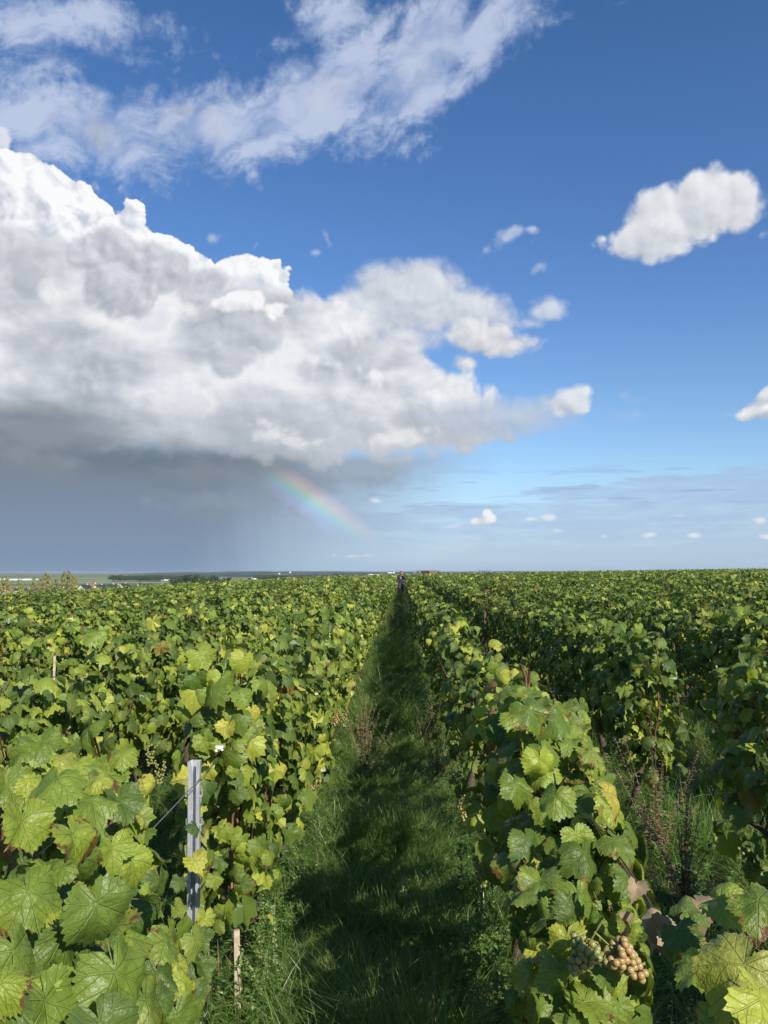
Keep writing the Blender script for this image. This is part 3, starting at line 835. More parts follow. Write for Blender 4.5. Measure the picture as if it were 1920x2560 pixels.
def merged_leaves(name, sets, variants, r, material, smooth=False):
    """One mesh out of many leaves (leaves of a vine too far off to pick apart)."""
    Vs, Fs, Ts, UVs = [], [], [], []; off = 0
    nv = variants
    for P_, N_, T_, S_ in sets:
        for p, n_, t_, s in zip(P_, N_, T_, S_):
            V, F, UV, _ = nv[r.integers(len(nv))]
            Mx = instance_basis(Vector(p), n_, t_, s)
            A = np.array(Mx)
            W_ = V @ A[:3, :3].T + A[:3, 3]
            Vs.append(W_); Fs.append(np.array([f for f in F], dtype=np.int64) + off); off += len(V)
            Ts.append(np.full(len(V), r.random())); UVs.append(UV)
    return make_mesh(name, np.concatenate(Vs), np.concatenate(Fs), [material], uv=np.concatenate(UVs), tint=np.concatenate(Ts), smooth=smooth)

# ------------------------------------------------------------------ vines
def trunk_mesh(r, L):
    b = MB()
    w = lambda s: r.normal(0, s)
    b.tube([(w(.01), 0, -0.08), (w(.02), w(.02), 0.08), (w(.025), w(.03), 0.22), (w(.02), w(.03), 0.36), (w(.015), 0.06, 0.46)], [.034, .028, .026, .024, .020], 8)
    b.tube([(0, 0.03, 0.43), (w(.01), 0.16, 0.50), (w(.015), L * 0.32, 0.53), (w(.015), L * 0.47, 0.52)], [.020, .015, .012, .009], 6)
    b.tube([(0, 0.03, 0.43), (w(.01), -0.12, 0.50), (w(.015), -L * 0.26, 0.53), (w(.015), -L * 0.44, 0.52)], [.018, .014, .011, .008], 6)
    return make_mesh('trunk', b.v, b.f, [M['bark']])
def cane_meshes(r, n, L, h1):
    out = []
    for i in range(n):
        y = -L / 2 + (i + 0.5) * L / n + r.normal(0, 0.03); x = r.normal(0, 0.04)
        b = MB(); H = h1 + r.uniform(-0.10, 0.10)
        pts = [(x * .3, y, 0.51)]
        for k in range(1, 6):
            f = k / 5
            pts.append((x * (0.3 + 1.4 * f) + r.normal(0, 0.02), y + r.normal(0, 0.03), 0.51 + (H - 0.51) * f))
        b.tube(pts, [.0060, .0056, .005, .0045, .004, .003], 5)
        out.append(make_mesh('cane', b.v, b.f, [M['cane']]))
    return out
def join_meshes(name, meshes, mats):
    Vs, Fs = [], []; off = 0
    for me in meshes:
        co = np.empty(len(me.vertices) * 3, dtype=np.float32); me.vertices.foreach_get('co', co); Vs.append(co.reshape(-1, 3))
        Fs += [tuple(i + off for i in p.vertices) for p in me.polygons]; off += len(me.vertices)
    return make_mesh(name, np.concatenate(Vs), Fs, mats)
def sphere_mesh(name, rad, material, sub=2):
    v, f = blob((rad, rad, rad * 1.06), 1, sub, 0.0)
    return make_mesh(name, v, f, [material])
def bunch_points(r, n, length=0.13, w=0.045, br=0.0075):
    pts = []
    tries = 0
    while len(pts) < n and tries < 6000:
        tries += 1
        t = r.random() ** 0.8
        rad = w * (1 - 0.72 * t) * math.sqrt(r.uniform(0.35, 1))
        a = r.uniform(0, 6.28)
        p = Vector((rad * math.cos(a), rad * math.sin(a), -0.01 - t * length))
        if all((p - q).length > br * 1.62 for q in pts): pts.append(p)
    return pts
def bunch_mesh(r, n, material):
    sv, sf = blob((0.0082, 0.0082, 0.0086), 1, 1, 0.0)
    sv = np.array(sv); sf = np.array(sf)
    Vs, Fs, Ts = [], [], []
    for i, p in enumerate(bunch_points(r, n)):
        Vs.append(sv * r.uniform(0.85, 1.1) + np.array(p)); Fs.append(sf + i * len(sv)); Ts.append(np.full(len(sv), r.random()))
    return make_mesh('grape_bunch', np.concatenate(Vs), np.concatenate(Fs), [material], tint=np.concatenate(Ts))
r_ = np.random.default_rng(21)
BUNCH = [bunch_mesh(r_, 46, M['grape']) for _ in range(4)] + [bunch_mesh(r_, 40, M['grape_pink'])]
TRUNKS = [trunk_mesh(r_, ROW_DX) for _ in range(6)]

# places of the vines: (row, distance) -> one plant every 1.13 m along its row
def row_x(k): return ROW_X0 + ROW_DX * k
PL = 1.13
def in_view(x, y, m=0.8):
    a = x * math.cos(YAW) + y * math.sin(YAW); b = -x * math.sin(YAW) + y * math.cos(YAW)
    return b > -0.5 and abs(a) < 0.500 * b + m
SPECIAL = {}    # (row, index) handled by hand
plants = []
FIELD_END = 126.0
for k in range(-75, 76):
    x = row_x(k)
    off = 0.0 if k in (-1, 0) else ((k * 0.37) % 1.0) * PL
    y = {-1: 3.42, 0: 3.40}.get(k, -0.6 + off)
    while y < FIELD_END:
        if in_view(x, y): plants.append((math.hypot(x, y), k, x, y))
        y += PL
plants.sort()
plants = [p for p in plants if not (p[1] in (-1, 0) and p[3] < 3.3) and not (p[1] == 1 and 3.6 < p[3] < 5.0)]
N_THINGS = 292
NEAR_D = 8.2
near_plants = [p for p in plants[:N_THINGS] if p[0] < NEAR_D]
mid_plants = [p for p in plants[:N_THINGS] if p[0] >= NEAR_D]
far_plants = plants[N_THINGS:]
ORD = ['first', 'second', 'third', 'fourth', 'fifth', 'sixth', 'seventh', 'eighth', 'ninth', 'tenth', 'eleventh', 'twelfth', 'thirteenth', 'fourteenth', 'fifteenth', 'sixteenth', 'seventeenth', 'eighteenth', 'nineteenth', 'twentieth']
def ordinal(n):
    if n < 20: return ORD[n]
    tens = {2: 'twenty', 3: 'thirty', 4: 'forty'}[min(4, (n + 1) // 10)]
    u = (n + 1) % 10
    return {0: {2: 'twentieth', 3: 'thirtieth', 4: 'fortieth'}[min(4, (n + 1) // 10)]}.get(u, tens + '-' + ORD[u - 1])
def row_phrase(k):
    if k == -1: return 'the row left of the grass path'
    if k == 0: return 'the row right of the grass path'
    if k > 0: return 'the %s row right of the grass path' % ordinal(k)
    return 'the %s row left of the grass path' % ordinal(-k - 1)
count_in_row = {}
row_first = {-1: 1, 0: 2}
def vine_label(k, extra):
    i = count_in_row.get(k, row_first.get(k, 0)); count_in_row[k] = i + 1
    return '%s vine, %s plant along %s' % (extra, ordinal(i), row_phrase(k))
VINE_GROUP = 'grapevines in trellised rows'
INNER = {}
def solid_vine(name, x, y, r, label, n, ends=(False, False), h1=1.22, hw=0.19, hero=False, filt=None, samples=None, n_canes=7, bunches=2, L=PL, h0=0.38, taper=0.25, inner=True):
    z0 = float(ground_z(x, y))
    t = empty('grapevine', (x, y, z0), 0.0, label, 'grapevine', VINE_GROUP)
    link('trunk', TRUNKS[int(r.integers(len(TRUNKS)))], t)
    for me in cane_meshes(r, n_canes, L, h1 + 0.02): link('cane', me, t)
    Ps, Ns, Ts, Ss = samples if samples else canopy(n, r, L, h0, h1, hw, ends, 0.062 if hero else 0.056, 0.118 if hero else 0.114, taper=taper)
    meshes = HERO if hero else MIDL
    for p, n_, tp, s in zip(Ps, Ns, Ts, Ss):
        if filt and not filt(Vector(p) + t.location, s): continue
        link('leaf', meshes[int(r.integers(len(meshes)))], t, instance_basis(Vector(p), n_, tp, s))
    # the dim leaves inside the canopy, not picked apart
    key = (round(L, 1), round(h1, 1), round(hw, 2), hero)
    if key not in INNER:
        INNER[key] = [merged_leaves('inner_leaves', [canopy(330 if hero else 250, r, L * 0.92, h0 + 0.05, h1 - (0.14 if hero else 0.08), hw * (0.72 if hero else 0.80), taper=0.2, stray=0.0)], MIDV if hero else SMALL, r, M['leaf' if hero else 'leaf_plain'], smooth=hero) for _ in range(3)]
    if inner: link('inner_leaves', INNER[key][int(r.integers(3))], t, kind='stuff')
    for b in range(bunches):
        sd = -1 if x > 0 else 1
        link('grape_bunch', BUNCH[int(r.integers(len(BUNCH)))], t,
             Matrix.Translation((sd * r.uniform(0.10, 0.19), r.uniform(-L * 0.4, L * 0.4), r.uniform(0.42, 0.62))) @ Matrix.Rotation(r.uniform(0, 6.28), 4, 'Z') @ Matrix.Scale(r.uniform(0.85, 1.15), 4))
    return t
r_ = np.random.default_rng(33)
LOOKS = ['dense mid-green', 'bright green', 'dark green', 'yellow-flecked', 'leafy green', 'ragged green']
def thin_spots(p, s):
    """Openings low in the row right of the path, through which the sun reaches the grass."""
    return not (p.z < 0.93 and (p.y * 0.80 + 0.15) % 1.0 < 0.46)
for d, k, x, y in near_plants:
    end = (k in (-1, 0) and y < 3.5)
    solid_vine('grapevine', x + r_.normal(0, 0.02), y, r_, vine_label(k, LOOKS[int(r_.integers(6))]), 298, ends=(end, False),
               h1=(([1.10, 0.98, 1.10, 0.98, 1.08][int((y - 3.4) / PL) % 5]) if k == 0 else 1.17) + r_.normal(0, 0.03), hw=(0.135 if (k == 0 and y < 4) else 0.152) + r_.normal(0, 0.012), hero=(d < 3.0), bunches=(0 if (k == -1 and y < 4) else int(r_.integers(1, 4))), taper=(0.12 if d < 5 else 0.45), filt=(thin_spots if k == 0 else None), inner=(k != 0))
# middle distance: leaves of each vine as one part, a few meshes shared in turn
MIDVINE = []
for i in range(12):
    s1 = canopy(430, r_, PL * 1.04, 0.40, 1.17 + r_.normal(0, 0.04), 0.165, smin=0.062, smax=0.118, taper=0.55, stray=0.07)
    MIDVINE.append((merged_leaves('leaves', [s1], SMALL, r_, M['leaf_plain']), join_meshes('canes', cane_meshes(r_, 6, PL, 1.22), [M['cane']])))
for d, k, x, y in mid_plants:
    t = empty('grapevine', (x + r_.normal(0, 0.025), y, float(ground_z(x, y)) + r_.normal(0, 0.02)), (math.pi if r_.random() < 0.5 else 0.0), vine_label(k, LOOKS[int(r_.integers(6))]), 'grapevine', VINE_GROUP)
    lm, cm = MIDVINE[int(r_.integers(12))]
    link('leaves', lm, t, kind='stuff'); link('canes', cm, t); link('trunk', TRUNKS[int(r_.integers(6))], t)

# ------------------------------------------------------------------ scattering by geometry nodes (what nobody could count)
def scatter(name, pts, rot, scl, idx, sources, label=None, cat=None, kind='stuff'):
    col = bpy.data.collections.new(name + ' kinds')
    for i, me in enumerate(sources):
        o = bpy.data.objects.new('%s_%03d' % (name, i), me); col.objects.link(o)
    me = bpy.data.meshes.new(name)
    me.vertices.add(len(pts)); me.vertices.foreach_set('co', np.asarray(pts, dtype=np.float32).reshape(-1))
    a = me.attributes.new('rot', 'FLOAT_VECTOR', 'POINT'); a.data.foreach_set('vector', np.asarray(rot, dtype=np.float32).reshape(-1))
    a = me.attributes.new('scl', 'FLOAT_VECTOR', 'POINT'); a.data.foreach_set('vector', np.asarray(scl, dtype=np.float32).reshape(-1))
    a = me.attributes.new('idx', 'INT', 'POINT'); a.data.foreach_set('value', np.asarray(idx, dtype=np.int32))
    o = link(name, me, kind=kind); tag(o, label, cat)
    g = bpy.data.node_groups.new(name, 'GeometryNodeTree')
    g.interface.new_socket('Geometry', in_out='INPUT', socket_type='NodeSocketGeometry')
    g.interface.new_socket('Geometry', in_out='OUTPUT', socket_type='NodeSocketGeometry')
    nd = g.nodes.new; L_ = g.links.new
    gi, go = nd('NodeGroupInput'), nd('NodeGroupOutput')
    ci = nd('GeometryNodeCollectionInfo'); ci.inputs['Collection'].default_value = col
    ci.inputs['Separate Children'].default_value = True; ci.inputs['Reset Children'].default_value = True
    iop = nd('GeometryNodeInstanceOnPoints'); iop.inputs['Pick Instance'].default_value = True
    def attr(n, t):
        x = nd('GeometryNodeInputNamedAttribute'); x.data_type = t; x.inputs['Name'].default_value = n
        return [s for s in x.outputs if s.enabled and s.name == 'Attribute'][0]
    L_(gi.outputs[0], iop.inputs['Points']); L_(ci.outputs[0], iop.inputs['Instance'])
    e2r = nd('FunctionNodeEulerToRotation')
    L_(attr('rot', 'FLOAT_VECTOR'), e2r.inputs[0]); L_(e2r.outputs[0], iop.inputs['Rotation'])
    L_(attr('scl', 'FLOAT_VECTOR'), iop.inputs['Scale']); L_(attr('idx', 'INT'), iop.inputs['Instance Index'])
    L_(iop.outputs[0], go.inputs[0])
    md = o.modifiers.new('scatter', 'NODES'); md.node_group = g
    return o
# the rest of the vineyard, beyond the plants that can be told apart
FARV = []
for i in range(10):
    s1 = canopy(280, r_, PL * 1.05, 0.45, 1.15 + r_.normal(0, 0.04), 0.18, smin=0.085, smax=0.135, top=0.42, taper=0.5, stray=0.04)
    FARV.append(merged_leaves('far_vine', [s1], TINY, r_, M['leaf_plain']))
fp = np.array([(x + r_.normal(0, 0.03), y, float(ground_z(x, y)) + r_.normal(0, 0.03)) for d, k, x, y in far_plants])
n = len(fp)
scatter('distant_grapevines', fp, np.stack([np.zeros(n), np.zeros(n), r_.integers(0, 2, n) * math.pi], -1), np.stack([r_.uniform(0.9, 1.15, n), np.full(n, 1.02), r_.uniform(0.94, 1.07, n)], -1),
        r_.integers(0, 10, n), FARV, 'green mass of distant vine rows reaching to the horizon', 'vineyard')

# ------------------------------------------------------------------ the vines nearest the camera
def proj(p):
    q = CAM_ROT.transposed() @ (Vector(p) - Vector((0, 0, CAM_H)))
    if q.z > -0.05: return (-9999, -9999, 0.05)
    return (960 + FPX * q.x / -q.z, 1280 - FPX * q.y / -q.z, -q.z)
r_ = np.random.default_rng(51)
def facing(ids, smp):
    """Leaves turned to the open side of the vine first."""
    return sorted(ids, key=lambda i: -(smp[1][i].dot(Vector((0.1, -0.8, 0.6))) + 0.9 * abs(smp[0][i][0]) - 0.35 * smp[0][i][1]))
def near_left(p, s):
    px, py, d = proj(p); R = s * 0.42 * FPX / d
    edge = np.interp(py, [1800, 1900, 2000, 2130, 2230, 2320, 2450, 2600], [250, 350, 385, 402, 425, 465, 505, 520])
    topy = np.interp(px, [-200, 0, 60, 240, 340, 400], [1900, 1880, 1800, 1790, 1850, 2000])
    return px + R * 0.8 < edge and py - R * 0.9 > topy
smp = canopy(620, r_, 1.50, 0.40, 1.27, 0.25, (False, True), 0.062, 0.108, top=0.30)
keep = [i for i, (p, s) in enumerate(zip(smp[0], smp[3])) if near_left(Vector(p) + Vector((-0.70, 1.42, float(ground_z(-0.7, 1.42)))), s)]
# broad leaves low at its open side, facing the light
for px, py, d, s in [(110, 2500, 1.05, .165), (290, 2430, 1.12, .170), (365, 2500, 1.18, .150), (240, 2260, 1.18, .165), (180, 2090, 1.30, .150), (70, 2230, 1.12, .150), (330, 2150, 1.55, .120), (410, 2350, 1.40, .115),
                     (60, 2050, 1.25, .140), (250, 2560, 1.02, .150), (30, 2380, 1.02, .150), (300, 2000, 1.55, .135), (230, 1960, 1.60, .130), (150, 1900, 1.75, .145), (90, 1880, 1.80, .130), (20, 1960, 1.50, .150),
                     (350, 2260, 1.45, .13), (200, 2380, 1.25, .14), (120, 2180, 1.30, .14), (455, 2450, 1.55, .12), (440, 2540, 1.45, .13), (520, 2135, 2.5, .115), (548, 2150, 2.55, .10), (500, 2170, 2.5, .08), (535, 2195, 2.5, .09), (512, 2290, 2.4, .10), (500, 2345, 2.3, .11), (480, 2400, 2.2, .12), (505, 2420, 2.2, .11), (470, 2330, 2.3, .10), (450, 2200, 2.3, .08), (440, 2265, 2.2, .10), (490, 2480, 2.0, .11), (400, 2200, 1.7, .12), (150, 2340, 1.2, .14), (320, 2340, 1.35, .13), (60, 2480, 1.05, .13), (390, 2440, 1.35, .13), (120, 2000, 1.5, .12), (280, 2120, 1.5, .12)]:
    q = pix_dir(px, py); q = q * (d / q.y) + Vector((0, 0, CAM_H)) - Vector((-0.70, 1.42, float(ground_z(-0.7, 1.42))))
    n_ = Vector((0.75, -0.55, 0.75)) + Vector(r_.normal(0, 0.22, 3))
    smp[0].append(tuple(q)); smp[1].append(n_.normalized()); smp[2].append(Vector((r_.normal(0.15, 0.35), -0.1, -1.0))); smp[3].append(s * 0.64); keep.append(len(smp[0]) - 1)
big = [i for i in keep if i >= 620]
keep = facing([i for i in keep if i < 620], smp)[:298 - len(big)] + big
smp = tuple([a[i] for i in keep] for a in smp)
solid_vine('grapevine', -0.70, 1.42, r_, 'nearest broad-leaved vine at the lower left, in front of the metal post', 0, hero=True, samples=smp, h1=1.20, hw=0.2, L=1.3, n_canes=9, bunches=0)
def near_right(p, s):
    px, py, d = proj(p); R = s * 0.45 * FPX / d
    lim = np.interp(px, [1600, 1640, 1720, 1800, 1860, 1950, 2100], [2600, 2330, 2290, 2190, 2200, 2150, 2100])
    return py - R * 0.8 > lim and px - R * 0.8 > 1600
smp = canopy(420, r_, 0.95, 0.42, 1.22, 0.15, (False, False), 0.060, 0.105, top=0.3)
keep = [i for i, (p, s) in enumerate(zip(smp[0], smp[3])) if near_right(Vector(p) + Vector((0.47, 0.62, 0.0)), s)][:200]
smp = tuple([a[i] for i in keep] for a in smp)
for px, py, d, s in [(1800, 2265, 1.02, .10), (1895, 2270, .95, .12), (1700, 2350, 1.08, .10), (1860, 2430, .85, .15), (1760, 2420, .98, .12), (1900, 2520, .78, .13), (1720, 2290, 1.15, .09)]:
    q = pix_dir(px, py); q = q * (d / q.y) + Vector((0, 0, CAM_H)) - Vector((0.47, 0.62, 0))
    smp[0].append(tuple(q)); smp[1].append((Vector((-0.2, -0.35, 0.9)) + Vector(r_.normal(0, 0.3, 3))).normalized()); smp[2].append(Vector((r_.normal(0, 0.6), r_.normal(0, 0.4), -0.7))); smp[3].append(s * 0.60)
def shoot_vine():
    t = empty('grapevine', (0.47, 0.62, float(ground_z(0.47, 0.62))), 0, 'dark vine shoots reaching in at the lower right corner under the black wire', 'grapevine', VINE_GROUP)
    link('trunk', TRUNKS[2], t)
    for p, n_, tp, s in zip(*smp): link('leaf', HERO[int(r_.integers(len(HERO)))], t, instance_basis(Vector(p), n_, tp, s))
    b = MB(); b.tube([(0.02, -0.1, 0.5), (0.0, 0.15, 0.72), (0.02, 0.34, 0.92), (0.0, 0.5, 1.06)], [.006, .005, .004, .003], 6); b.build('cane', M['cane'], t, smooth=True)
    b = MB(); b.tube([(-0.03, 0.1, 0.45), (0.05, 0.25, 0.75), (0.04, 0.42, 0.98), (-0.02, 0.56, 1.10)], [.006, .005, .004, .003], 6); b.build('cane', M['cane'], t, smooth=True)
shoot_vine()
# first plant of the right row after the gap, with the two ripe bunches showing
def near_second(p, s):
    px, py, d = proj(p); R = s * 0.42 * FPX / d
    lo = np.interp(py, [1700, 1800, 2000, 2200, 2400, 2560], [1140, 1150, 1215, 1262, 1310, 1320])
    hi = np.interp(py, [1700, 1760, 1900, 2050, 2200, 2300, 2400, 2560], [1330, 1420, 1530, 1590, 1610, 1600, 1590, 1560])
    if 1425 < px < 1615 and 2310 < py < 2460 and p[1] < 2.0: return False
    if d < 2.2 and p[2] > 0.99: return False
    return lo < px - R * 0.4 and px + R * 0.6 < hi and py - R > 1700
smp = canopy(1700, r_, 1.15, 0.36, 1.28, 0.165, (True, False), 0.055, 0.102, top=0.24)
keep = facing([i for i, (p, s) in enumerate(zip(smp[0], smp[3])) if near_second(Vector(p) + Vector((0.48, 2.26, 0.01)), s)], smp)[:272]
smp = tuple([a[i] for i in keep] for a in smp)
# taper: its near end is lower than the far one
for px, py, d, s in [(1320, 1775, 2.3, .145), (1385, 1790, 2.35, .14), (1290, 1800, 2.5, .13), (1460, 2130, 1.85, .12), (1520, 1980, 2.0, .115), (1440, 2090, 1.9, .10), (1390, 1990, 2.0, .12), (1450, 2240, 1.75, .13), (1540, 2100, 1.85, .11),
                     (1400, 2440, 1.62, .115), (1460, 2500, 1.60, .13), (1510, 2430, 1.64, .10), (1330, 2430, 1.70, .10), (1350, 2520, 1.6, .12), (1410, 2340, 1.7, .09), (1500, 2330, 1.72, .10), (1560, 2310, 1.75, .09), (1440, 2560, 1.55, .12), (1300, 2490, 1.75, .09), (1230, 1830, 2.6, .12), (1350, 1900, 2.2, .12), (1290, 1960, 2.2, .12), (1320, 2100, 2.0, .12), (1310, 2250, 1.85, .11), (1350, 2200, 1.85, .12), (1370, 2300, 1.75, .11)]:
    q = pix_dir(px, py); q = q * (d / q.y) + Vector((0, 0, CAM_H)) - Vector((0.48, 2.26, float(ground_z(0.48, 2.26))))
    smp[0].append(tuple(q)); smp[1].append((Vector((0.25, -0.75, 0.75)) + Vector(r_.normal(0, 0.32, 3))).normalized()); smp[2].append(Vector((r_.normal(0, 0.35), -0.1, -1.0))); smp[3].append(s * 0.80)
tv = solid_vine('grapevine', 0.48, 2.26, r_, 'vine with two ripe grape bunches low on its near end, right of the grass path', 0, hero=True, samples=smp, h1=1.10, hw=0.13, L=0.80, n_canes=4, bunches=0)
G_SM = sphere_mesh('grape', 0.0082, M['grape'], 2); G_SP = sphere_mesh('grape', 0.0084, M['grape_pink'], 2)
def hero_bunch(px, py, d, n, mesh, tilt, parent, sc_=1.0, w=0.045, ln=0.10):
    q = pix_dir(px, py); q = q * (d / q.y) + Vector((0, 0, CAM_H)) - parent.location
    b = MB(); b.tube([(0, 0, 0.05), (0, 0, 0.0), (0.003, 0, -ln * 0.5), (0, 0, -ln * 0.9)], [.0022, .002, .0016, .001], 5)
    o = b.build('grape_bunch', M['petiole'], parent, Matrix.Translation(q) @ Matrix.Rotation(tilt, 4, 'Y') @ Matrix.Scale(sc_, 4))
    for p in bunch_points(r_, n, ln, w, 0.0078):
        link('grape', mesh, o, Matrix.Translation(p) @ Matrix.Rotation(r_.uniform(0, 6), 4, 'Z') @ Matrix.Scale(r_.uniform(0.88, 1.08), 4))
    return o
o = hero_bunch(1478, 2350, 1.60, 60, G_SM, 0.55, tv, 0.88, 0.038, 0.070); o['label'] = 'pale yellow-green bunch'
o = hero_bunch(1528, 2368, 1.60, 56, G_SP, -0.85, tv, 0.88, 0.034, 0.085); o['label'] = 'amber bunch turning pink'

# ------------------------------------------------------------------ trellis
Z = lambda x, y: float(ground_z(x, y))
def trellis_post(x, y, h, label, lean=(0.0, 0.0), width=0.05, hooks=True, rz=0.0):
    t = empty('trellis_post', (x, y, Z(x, y)), rz, label, 'metal post', 'metal trellis posts')
    t.rotation_euler = (lean[0], lean[1], rz)
    w, dp, th, lip = width / 2, 0.034, 0.0022, width * 0.30
    # open C section with inward lips, its slot to the camera; slightly flared at the cut top
    def prof(k):
        o_ = [(-w * k + lip, 0.0), (-w * k, 0.0), (-w * 0.82 * k, dp), (w * 0.82 * k, dp), (w * k, 0.0), (w * k - lip, 0.0)]
        i_ = [(w * k - lip, th), (w * k - th, th), (w * 0.82 * k - th, dp - th), (-w * 0.82 * k + th, dp - th), (-w * k + th, th), (-w * k + lip, th)]
        return o_ + i_
    zs = [-0.3, h - 0.05, h - 0.02, h]; ks = [1, 1, 1.03, 1.14]
    vs, fs = [], []
    n = 12
    for z, k in zip(zs, ks): vs += [(px_, py_ - dp / 2, z) for px_, py_ in prof(k)]
    for i in range(len(zs) - 1):
        for j in range(n):
            j2 = (j + 1) % n
            fs.append((i * n + j, (i + 1) * n + j, (i + 1) * n + j2, i * n + j2))
    a = (len(zs) - 1) * n
    for j in range(5): fs.append((a + j, a + 11 - j, a + 10 - j, a + j + 1))
    MB().add(vs, fs).build('post_body', M['zinc'], t)
    if hooks:
        hm = MB()
        hm.box((0.0028, 0, 0.0), (0.0100, 0.010, 0.004)); hm.box((0.0076, 0, 0.010), (0.002, 0.010, 0.018)); hm.box((0.0028, 0, -0.012), (0.002, 0.010, 0.020))
        me = make_mesh('hook', hm.v, hm.f, [M['zinc']], smooth=False)
        z = h - 0.115
        while z > 0.15:
            for sd in (-1, 1):
                link('hook', me, t, Matrix.Translation((sd * w * 0.98, -0.004, z)) @ Matrix.Rotation(0 if sd > 0 else math.pi, 4, 'Z'))
            z -= 0.094
    return t
tp = trellis_post(-0.695, 2.67, 1.068, 'tall galvanised post with hooks standing at the end of the left row', (0.0, -0.012), 0.039)
b = MB(); b.tube([(0.036, -0.01, 0.50), (0.052, -0.012, 0.49), (0.055, -0.012, 0.40), (0.050, -0.012, 0.26), (0.040, -0.012, 0.24)], 0.0021, 5); b.build('spring_clip', M['wire'], tp, smooth=True)
b = MB(); b.tube([(-0.030, -0.01, 0.53), (-0.062, -0.012, 0.52), (-0.064, -0.012, 0.43), (-0.060, -0.012, 0.36)], 0.0021, 5); b.build('spring_clip', M['wire'], tp, smooth=True)
for px, py, y, k, lab in [(78, 1537, 9.6, -5, 'second from the left of the four pale post tops'), (25, 1546, 9.0, -5, 'leftmost of the four pale post tops'), (203, 1524, 12.0, -6, 'third from the left of the four pale post tops'), (403, 1532, 10.6, -4, 'rightmost of the four pale post tops')]:
    q = pix_dir(px, py); q = q * (y / q.y) + Vector((0, 0, CAM_H))
    trellis_post(q.x, y, q.z - Z(q.x, y), lab + ' above the leaves on the left', width=0.026, hooks=False)
for i, (k, y) in enumerate([(-1, 8.7), (0, 7.9), (1, 11.2), (-2, 7.5), (-1, 14.7), (0, 13.9)]):
    trellis_post(row_x(k), y, 1.05, 'leaf-covered metal post in %s, %s' % (row_phrase(k), 'nearer one' if i in (0, 1, 3) else 'farther one'))
def stake(px, py0, y, w, label, h, m_, lean=0.0):
    q = pix_dir(px, py0); q = q * (y / q.y) + Vector((0, 0, CAM_H))
    g = Z(q.x, y)
    bb = MB(); bb.box((0, 0, (q.z - g) / 2 - 0.05), (w, w * 0.8, q.z - g + 0.1), 0, 0.2, 0.9)
    o = bb.build('stake', m_); o.location = (q.x, y, g); o.rotation_euler = (0, lean, 0.1)
    tag(o, label, 'stake')
    return o
stake(600, 2325, 2.9, 0.023, 'short split wooden stake standing in the weeds by the metal post', 0.3, M['wood'], -0.03)
stake(1212, 1528, 12.5, 0.035, 'dark brown stake rising between the vines right of the path', 1.2, M['dark_wood'])
stake(488, 1603, 6.6, 0.028, 'thin dark reddish stake rising out of the vines left of the path', 1.2, M['dark_wood'])
stake(137, 1640, 6.2, 0.020, 'thin pale stake poking out of the leaves far to the left', 1.2, M['wood'])
def wires(k, y0, y1, heights, m_, label, sag=0.01):
    t = empty('trellis_wire', (row_x(k), y0, Z(row_x(k), y0)), 0, label, 'wire', 'trellis wires')
    for h in heights:
        b = MB(); pts = []
        nseg = int((y1 - y0) / 0.6)
        for i in range(nseg + 1):
            y = y0 + (y1 - y0) * i / nseg
            pts.append((0.02 * math.sin(y * 2.1 + h * 9), y - y0, h - sag * math.sin(i * 1.1) ** 2 + Z(row_x(k), y) - Z(row_x(k), y0)))
        b.tube(pts, 0.0016, 5); b.build('wire', m_, t, smooth=True)
    return t
wires(0, 0.35, 9.0, [1.045], M['black_wire'], 'black trellis wire running down the row right of the path', 0.006)
b = MB(); pts = [(row_x(0) + 0.004 + 0.012 * math.sin(i * .7), 0.45 + i * 0.12, 1.050 + Z(row_x(0), 1) + 0.010 * math.sin(i * 0.5) ) for i in range(26)]
b.tube(pts, [0.0022 + 0.0015 * (i % 5 == 0) for i in range(26)], 5); o = b.build('dry_tendril_cane', M['bark'], None, smooth=True); tag(o, 'dead brown cane twisted along the black wire on the right', 'dead cane')
DRYLEAF = [make_mesh('dry_leaf', v, f, [M['dry'], M['bark']], uv=uv, mat_idx=mi) for v, f, uv, mi in leaf_variants(4, 40, 0.06, 2, 19, False, 2.0)]
for px, py, yy, s_ in [(1650, 2300, 1.42, .055), (1672, 2335, 1.38, .060), (1640, 2335, 1.42, .045), (1700, 2345, 1.34, .055), (1752, 2262, 1.30, .060), (1590, 2215, 1.60, .040), (1560, 2305, 1.62, .040)]:
    q_ = pix_dir(px, py); q_ = q_ * (yy / q_.y) + Vector((0, 0, CAM_H))
    link('dry_leaf', DRYLEAF[int(r_.integers(4))], o, instance_basis(q_, Vector((r_.normal(0, .5), -0.6, 0.7)), Vector((r_.normal(0, .4), 0, -1)), s_))
wires(-1, 0.7, 9.0, [1.035, 0.62], M['wire'], 'grey trellis wires running past the tall metal post')
q = pix_dir(549, 1868); q = q * (2.74 / q.y) + Vector((0, 0, CAM_H))
b = MB(); b.box((0, 0, 0), (0.026, 0.012, 0.010)).box((-0.010, 0, -0.009), (0.006, 0.012, 0.012)).box((0.010, 0, -0.007), (0.006, 0.012, 0.008)); o = b.build('wire_clip', M['white_plastic']); o.location = q; tag(o, 'small white plastic clip on the wire beside the metal post', 'clip')

